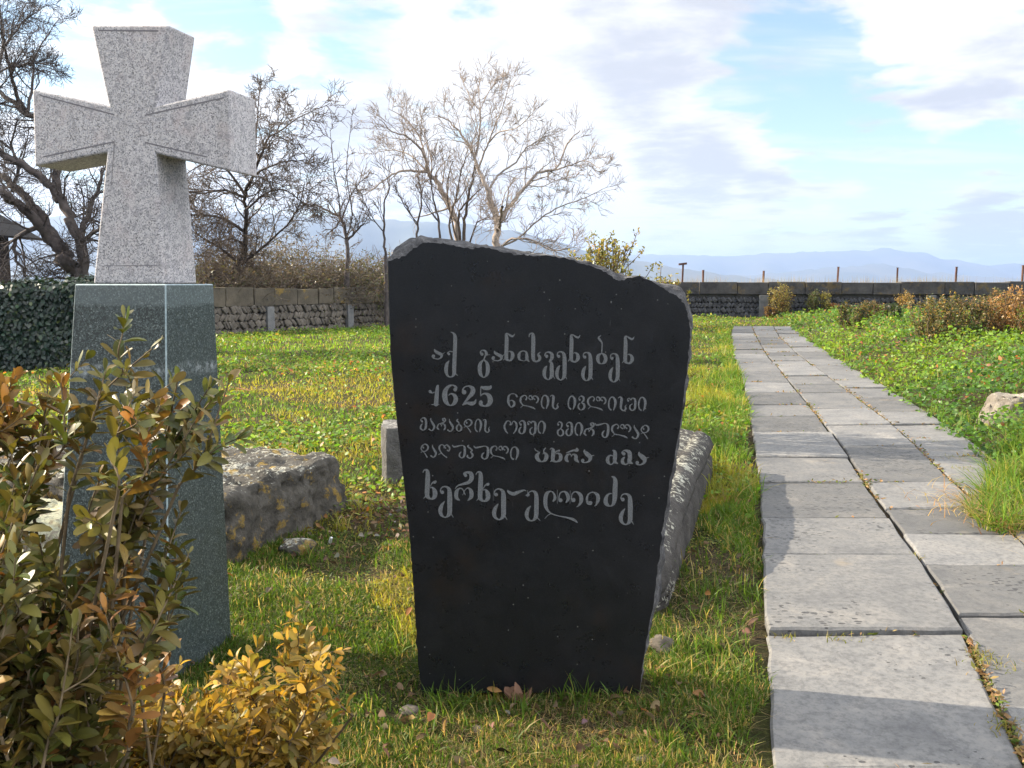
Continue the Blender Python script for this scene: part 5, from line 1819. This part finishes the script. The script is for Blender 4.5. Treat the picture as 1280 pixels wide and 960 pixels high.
GREEN = np.array((0.095, 0.170, 0.022))
LUSH = np.array((0.125, 0.245, 0.022))
YEL = np.array((0.235, 0.23, 0.032))
DRY = np.array((0.33, 0.25, 0.11))
RUST = np.array((0.26, 0.10, 0.03))


def turf_tint(x, y, rng):
    n = len(x)
    f = fbm(x * 0.8, y * 0.8, 41, 3)
    g = fbm(x * 2.5, y * 2.5, 47, 3)
    f = f - 0.10 * sstep(1.4, 0.2, edge(E_L, y) - x)
    t_ = np.where((f > 0.62 - 0.075 * sstep(4.5, 7, y))[:, None], YEL, GREEN * (0.62 + 0.38 * sstep(4, 7, y))[:, None])  # near green toned down, painting in the shade round the stones
    lush = sstep(13, 20, y) * sstep(1.0, -1.0, x - edge(E_L, y) + 2)
    t_ = t_ * (1 - 0.8 * lush[:, None]) + LUSH * 0.8 * lush[:, None]
    t_ = t_ * (0.75 + 0.5 * g[:, None])
    d = rng.random(n) < 0.10 + 0.10 * (g > 0.55) + 0.16 * sstep(3.3, 2.6, y)
    t_[d] = DRY
    return np.clip(t_ * (1 + rng.normal(0, .2, (n, 1))) * (1 + rng.normal(0, .07, (n, 3))), .004, .8)


rng = np.random.default_rng(501)
# short turf, left of the path and between the stones
x, y = scatter(rng, 330000, 1.6, 43)
xn, yn = scatter(rng, 330000, 2.3, 6.2, -.62, .36, .15)
x, y = np.concatenate([x, xn]), np.concatenate([y, yn])
ok = keep_off(x, y) & wall_side(x, y) & ((x < edge(E_L, y) + 0.2) | (y > FAR_Y))
dens = fbm(x * 1.1, y * 1.1, 71, 3) + 0.25 * sstep(5, 9, y)
bare = np.exp(-(((x - 0.98) / 0.26) ** 2 + ((y - 4.3) / 0.8) ** 2)) * 0.75 + np.exp(-((y - 2.85) / 0.25) ** 2) * 0.22 * (fbm(x * 3, y * 3, 171, 3) > .5) + np.exp(-(((x + 0.75) / 0.35) ** 2 + ((y - 5.6) / 0.5) ** 2)) * 0.5
ok &= rng.random(len(x)) < np.clip((dens - bare - 0.28) * 3.0, 0.06, 1)
x, y = x[ok], y[ok]
n = len(x)
h = rng.uniform(.015, .055, n) * (1 + 0.035 * y) * (0.7 + 0.8 * fbm(x * 1.7, y * 1.7, 81, 2))
w = (0.0026 + 0.0009 * y) * rng.uniform(.7, 1.4, n)
blades('grass', x, y, h, w, np.abs(rng.normal(.6, .55, n)), turf_tint(x, y, rng), rng, segs=2)
# thatch: dry blades lying between the green ones
xt, yt = scatter(rng, 60000, 2.3, 9, -.6, .36, .2)
ok = keep_off(xt, yt) & (xt < edge(E_L, yt)) & (rng.random(len(xt)) < sstep(.42, .62, fbm(xt * 2.1, yt * 2.1, 131, 3)) + .08)
xt, yt = xt[ok], yt[ok]
n = len(xt)
blades('thatch', xt, yt, rng.uniform(.02, .07, n), rng.uniform(.0012, .003, n) + .0003 * yt, rng.uniform(1.3, 3.0, n), pick([(3, (0.22, 0.17, 0.085)), (2, (0.14, 0.10, 0.05)), (1, (0.30, 0.25, 0.14))], rng, n), rng, segs=2)

# long tufts: along the slabs, at the foot of the stones, along the path
T_ = []


def tuft(cx, cy, r, num, hh):
    a_ = rng.uniform(0, 6.283, num)
    q = r * np.sqrt(rng.random(num))
    T_.append(np.stack([cx + q * np.cos(a_), cy + q * np.sin(a_), hh * rng.uniform(.45, 1.1, num)], 1))


for k in range(150):                                      # left edge of the path
    yy = 2.7 * (30 / 2.7) ** rng.random()
    tuft(float(edge(E_L, yy)) - abs(rng.normal(.10, .14)) - .03, yy, .07 + .006 * yy, int(rng.integers(10, 34)), .10 + .006 * yy)
for k in range(80):                                       # between grave slab and path, further up
    yy = rng.uniform(6.0, 15)
    tuft(float(edge(E_L, yy)) - rng.uniform(.05, .9), yy, .16, int(rng.integers(30, 70)), .22)
for k in range(26):                                       # foot of the black stone
    tuft(rng.uniform(-.5, .6), YF - abs(rng.normal(.04, .10)) - .015, .05, int(rng.integers(6, 18)), .08)
for k in range(26):
    tuft(rng.uniform(-.75, 0.7), rng.uniform(2.6, 3.15), .08, int(rng.integers(8, 20)), .09)
for (px, py, r, num, hh) in ((486, 810, .10, 60, .14), (500, 790, .07, 40, .13), (392, 695, .05, 22, .16), (455, 640, .06, 26, .18), (425, 660, .05, 20, .16), (300, 810, .08, 40, .08), (330, 690, .1, 40, .09), (440, 880, .1, 40, .1), (870, 600, .1, 60, .18), (905, 520, .15, 70, .22), (925, 470, .2, 80, .25), (900, 500, .2, 80, .25), (905, 560, .1, 60, .18), (560, 880, .08, 34, .14), (640, 885, .08, 30, .12), (720, 870, .06, 26, .15), (770, 850, .07, 36, .16), (840, 840, .08, 40, .12), (880, 800, .07, 30, .10)):
    q = G(px, py)
    tuft(q.x, q.y, r, num, hh)
for k in range(420):                                      # field tufts
    yy = 4.5 * (30 / 4.5) ** rng.random()
    xx = yy * rng.uniform(-.62, .2)
    if xx < float(edge(E_L, yy)) - .2:
        tuft(xx, yy, .10 + .01 * yy, int(rng.integers(8, 22)), .07 + .006 * yy)
A_ = np.concatenate(T_)
ok = keep_off(A_[:, 0], A_[:, 1])
A_ = A_[ok]
n = len(A_)
tint = turf_tint(A_[:, 0], A_[:, 1], rng) * 0.75 + GREEN * 0.3
blades('grass', A_[:, 0], A_[:, 1], A_[:, 2], (0.0035 + 0.0007 * A_[:, 1]) * rng.uniform(.7, 1.3, n), np.abs(rng.normal(.6, .4, n)), tint, rng, segs=4)

# tall yellowing grass at the right edge of the path
T_ = []
for (px, py, r, num, hh) in ((1232, 640, .10, 160, .26), (1252, 655, .12, 200, .30), (1262, 628, .16, 260, .36), (1290, 600, .2, 300, .42), (1275, 570, .16, 200, .36), (1250, 590, .10, 130, .28), (1300, 650, .16, 220, .36), (1320, 560, .2, 200, .40), (1240, 610, .08, 80, .22), (1285, 545, .15, 130, .3), (1270, 600, .22, 320, .3), (1250, 625, .14, 200, .26)):
    q = G(px, py, 0.03)
    tuft(q.x, q.y, r, num, hh)
for k in range(60):
    yy = rng.uniform(6.5, 22)
    tuft(float(edge(E_R, yy)) + rng.uniform(0, 1.6), yy, .12, int(rng.integers(12, 30)), .16)
A_ = np.concatenate(T_)
n = len(A_)
tint = pick([(5, (0.09, 0.175, 0.022)), (3, (0.16, 0.21, 0.034)), (1, (0.30, 0.24, 0.09))], rng, n, .2, .06)
blades('grass', A_[:, 0], A_[:, 1], A_[:, 2], .007 * rng.uniform(.6, 1.3, n) + .0002 * A_[:, 1], np.abs(rng.normal(.75, .4, n)), tint, rng, segs=4)
# straw at its foot
sq = G(1240, 652)
x = rng.normal(sq.x + .1, .16, 520)
y = rng.normal(sq.y + .1, .30, 520)
n = len(x)
blades('dry_grass', x, y, rng.uniform(.05, .2, n), np.full(n, .006), rng.uniform(1.2, 2.2, n), pick([(2, (0.34, 0.25, 0.12)), (1, (0.25, 0.14, 0.06))], rng, n), rng, z=np.full(n, .012), segs=4)


# broad-leaved ground cover
def cover(name, x, y, hmax, size, tint, rng, up=1.1):
    n = len(x)
    z = terrain(x, y) + rng.random(n) ** .7 * hmax
    o = add_mesh(name, quads_mesh(name, np.stack([x, y, z], 1), np.stack([rng.normal(0, 1, n), rng.normal(0, 1, n), rng.normal(0.1, .4, n)], 1), unit(rng, n, up), size * rng.uniform(.7, 1.3, n), size * rng.uniform(.55, 1.0, n), tint, shape=(.55, 1.0, .35), bend=.15), M['cover'])
    o['kind'] = 'stuff'
    return o


x, y = scatter(rng, 120000, 5.2, 42, 0.0, 0.8, 0.6)
ok = keep_off(x, y) & (x > edge(E_R, y) - .35) & wall_side(x, y)
x, y = x[ok], y[ok]
n = len(x)
tn = pick([(5, (0.090, 0.19, 0.022)), (3, (0.125, 0.235, 0.028)), (1.2, (0.05, 0.11, 0.020)), (0.3, (0.19, 0.21, 0.04))], rng, n, .22, .06)
kind = fbm(x * .7, y * .7, 141, 3)[:, None]
tn = tn * np.where(kind > .55, (1.35, 1.1, .9), np.where(kind < .44, (.68, .72, .9), (1, 1, 1)))
rs = (rng.random(n) < 0.10 * sstep(.48, .64, fbm(x * .9, y * .9, 91, 3)) + .008)
tn[rs] = pick([(2, (0.26, 0.10, 0.04)), (1, (0.34, 0.20, 0.09)), (1, (0.20, 0.12, 0.05))], rng, int(rs.sum()))
clump = sstep(.25, .75, fbm(x * 1.6, y * 1.6, 95, 3)) * .8 + .5 * (fbm(x * 4.5, y * 4.5, 96, 2) > .5)
cover('ground_cover', x, y, .05 + .22 * clump * sstep(0, .8, x - edge(E_R, y) + .3) * 1.15, (.024 + .0014 * y) * rng.choice([.6, 1, 1.35], n), tn, rng, .75)
x, y = scatter(rng, 13000, 5.2, 36, 0.05, 0.8, 0.6)
ok = keep_off(x, y) & (x > edge(E_R, y) - .2) & wall_side(x, y) & (fbm(x * 1.3, y * 1.3, 151, 3) > .50)
x, y = x[ok], y[ok]
n = len(x)
blades('grass', x, y, rng.uniform(.10, .30, n) * (1 + .012 * y), .005 + .0006 * y * np.ones(n), np.abs(rng.normal(.6, .4, n)), pick([(4, (0.11, 0.21, 0.026)), (1.4, (0.18, 0.22, 0.04)), (.3, (0.30, 0.24, 0.10))], rng, n), rng, segs=3)

x, y = scatter(rng, 90000, 5.5, 40, -.8, .35)
ok = keep_off(x, y) & (x < edge(E_L, y) + .1) & wall_side(x, y) & (rng.random(len(x)) < sstep(.40, .58, fbm(x * .7, y * .7, 97, 3)) * sstep(4.5, 9, y) + .04)
x, y = x[ok], y[ok]
n = len(x)
tn = pick([(5, (0.10, 0.19, 0.02)), (3, (0.15, 0.22, 0.03)), (2, (0.22, 0.21, 0.04))], rng, n, .25, .08)
band_ = sstep(9, 11.5, y) * sstep(19, 15, y)
rs = rng.random(n) < .16 * band_ * sstep(.42, .6, fbm(x * 1.2, y * 1.2, 99, 3)) + .012
tn[rs] = pick([(3, (0.36, 0.13, 0.04)), (1, (0.36, 0.22, 0.08))], rng, int(rs.sum()))
cover('ground_cover', x, y, .05 + .003 * y, .026 + .0016 * y, tn, rng)

# moss cushions and small weeds near the stones
x, y = scatter(rng, 60000, 2.3, 6.5, -.55, .33, .4)
ok = keep_off(x, y) & (x < edge(E_L, y)) & (rng.random(len(x)) < sstep(.45, .62, fbm(x * 1.9, y * 1.9, 103, 3)))
x, y = x[ok], y[ok]
n = len(x)
cover('moss', x, y, .016, .0085 * np.ones(n) + .0008 * y, pick([(3, (0.15, 0.16, 0.025)), (3, (0.20, 0.175, 0.03)), (2, (0.09, 0.13, 0.02))], rng, n), rng, 1.6)

# dead leaves: a drift between the slab and the little marker, and scattered everywhere
x1, y1 = rng.normal(-.80, .25, 420), rng.normal(5.75, .45, 420)
x2, y2 = scatter(rng, 900, 2.4, 25, -.6, .6)
x3, y3 = rng.uniform(-.7, .8, 90), rng.normal(2.9, .2, 90)
x, y = np.concatenate([x1, x2, x3]), np.concatenate([y1, y2, y3])
ok = keep_off(x, y) & wall_side(x, y)
x, y = x[ok], y[ok]
n = len(x)
o = add_mesh('dead_leaves', leaves_mesh('dead_leaves', np.stack([x, y, terrain(x, y) + .012 + rng.random(n) * .03], 1), np.stack([rng.normal(0, 1, n), rng.normal(0, 1, n), rng.normal(.1, .35, n)], 1), unit(rng, n, 1.0), rng.uniform(.02, .055, n), rng.uniform(.014, .032, n), pick([(4, (0.085, 0.055, 0.036)), (2, (0.14, 0.10, 0.07)), (1, (0.20, 0.11, 0.045)), (.7, (0.18, 0.16, 0.14))], rng, n), rng.normal(.2, .3, n), .3), M['dead'])
o['kind'] = 'stuff'
# crumbs and moss in the joints of the paving
X, Y = [], []
for E in (E_1, E_2):
    yy = 2.3 * (30 / 2.3) ** rng.random(2600)
    keep = fbm(yy * 1.3, yy * 0 + (1 if E is E_1 else 5), 111, 3) > .5
    yy = yy[keep]
    X.append(edge(E, yy) + rng.normal(0, .008 + .0012 * yy))
    Y.append(yy)
for c, (E, E2) in enumerate(cols):
    for yr in ROWS[c][2:]:
        k = int(rng.integers(5, 40))
        yy = yr + rng.normal(0, .008, k)
        X.append(edge(E, yy) + (edge(E2, yy) - edge(E, yy)) * (rng.random() * .6 + .4 * rng.random(k)))
        Y.append(yy)
x, y = np.concatenate(X), np.concatenate(Y)
n = len(x)
z = rng.uniform(-.03, .010, n)
o = add_mesh('joint_litter', quads_mesh('joint_litter', np.stack([x, y, z], 1), np.stack([rng.normal(0, 1, n), rng.normal(0, 1, n), rng.normal(.2, .4, n)], 1), unit(rng, n, 1), rng.uniform(.012, .035, n) + .0008 * y, rng.uniform(.006, .014, n) + .0005 * y, pick([(3, (0.20, 0.13, 0.06)), (2, (0.30, 0.20, 0.10)), (2, (0.10, 0.13, 0.03))], rng, n)), M['dead'])
o['kind'] = 'stuff'
for (px, py, r, num) in ((1170, 552, .05, 60), (1187, 572, .06, 70), (1205, 585, .05, 60), (1235, 828, .05, 90), (1225, 815, .03, 50), (1262, 905, .05, 60), (1047, 794, .05, 50), (985, 793, .03, 30), (1143, 695, .03, 50)):
    q = G(px, py)
    k = num
    xx, yy = rng.normal(q.x, r, k), rng.normal(q.y, r * .8, k)
    o = blades('weed', xx, yy, rng.uniform(.015, .05, k), np.full(k, .005), np.abs(rng.normal(.8, .4, k)), pick([(2, (0.16, 0.17, 0.04)), (1, (0.25, 0.2, 0.08))], rng, k), rng, z=np.full(k, -.008), segs=2)
# dry weeds beyond the far wall
x = rng.uniform(0, 30, 9000)
y = 46 - (x - 2.6) * .187 + rng.uniform(0, 5, 9000)
ok = rng.random(9000) < sstep(.42, .6, fbm(x * .5, y * .3, 121, 2))
x, y = x[ok], y[ok]
n = len(x)
blades('dry_weeds', x, y, rng.uniform(1.2, 2.1, n), np.full(n, .022), np.abs(rng.normal(.12, .1, n)), pick([(3, (0.30, 0.24, 0.17)), (1, (0.24, 0.20, 0.10))], rng, n), rng, segs=3)


# ------------------------------------------------------------------ small single things
def stone(name, px, py, size, material, label, cat, seed, z=None, flat=.6):
    q = G(px, py)
    zz_ = tz(q.x, q.y) if z is None else z
    bm = bmesh.new()
    bmesh.ops.create_icosphere(bm, subdivisions=3, radius=size)
    for v in bm.verts:
        p = v.co / size + Vector((seed * 3.7, 0, 0))
        v.co = Vector((v.co.x, v.co.y * .8, v.co.z * flat)) * (1 + .35 * mnoise.fractal(p * 1.1, 1, 2, 3))
    bmesh.ops.translate(bm, verts=bm.verts, vec=(0, 0, size * flat * .45))
    o = add_mesh(name, bm_mesh(name, bm), material, smooth=True)
    o.location = (q.x, q.y, zz_)
    o.rotation_euler = (0, 0, seed)
    return tag(o, label, cat)


stone('pebble', 1122, 529, .022, M['pebble'], 'small brown pebble lying on the paving slabs of the path', 'pebble', 1, 0.004)
stone('pebble', 598, 905, .028, M['pebble'], 'flat pale pebble in the grass in front of the black gravestone', 'pebble', 2, None, .35)
stone('pebble', 512, 882, .034, M['pebble'], 'brownish stone in the grass at the lower left of the black gravestone', 'pebble', 3, None, .5)
stone('pebble', 803, 942, .045, M['pebble'], 'flat grey stone flush with the grass near the bottom edge of the photo', 'pebble', 4, None, .3)
stone('pebble', 824, 806, .065, M['pebble'], 'brownish chipped stone under the near end of the right grave slab', 'stone', 5, None, .6)
stone('boulder', 372, 684, .11, M['boulder'], 'smooth grey stone wedged against the foot of the weathered grave slab', 'stone', 6, None, .45)
stone('boulder', 62, 888, .16, M['palerock'], 'pale flat stone at the foot of the pedestal, glimpsed through the brown bush', 'stone', 7, None, .4)
q = G(413, 677)
bm = bmesh.new()
bmesh.ops.create_cone(bm, cap_ends=True, segments=14, radius1=.011, radius2=.008, depth=.06)
bmesh.ops.bevel(bm, geom=list(bm.edges), offset=.002, segments=1, affect='EDGES')
o = add_mesh('litter_scrap', bm_mesh('litter_scrap', bm), M['white'])
o.location = (q.x, q.y, tz(q.x, q.y) + .03)
o.rotation_euler = (.5, .35, 0)
tag(o, 'small white scrap of litter standing in the grass by the weathered grave slab', 'litter')
# crumpled brown leaf at the foot of the stone
rng = np.random.default_rng(9)
q = G(644, 872)
k = 5
o = add_mesh('dead_leaf', leaves_mesh('dead_leaf', np.tile(np.array([[0, 0, .015]]), (k, 1)) + rng.normal(0, .006, (k, 3)), np.stack([rng.normal(0, 1, k), rng.normal(0, .5, k), rng.uniform(.2, .9, k)], 1), unit(rng, k, .3), rng.uniform(.05, .075, k), rng.uniform(.035, .05, k), np.tile(np.array([[.17, .10, .07]]), (k, 1)), np.full(k, .5), .5), M['dead'])
o.location = (q.x, q.y, tz(q.x, q.y))
tag(o, 'crumpled brown leaf at the foot of the black gravestone', 'leaf')
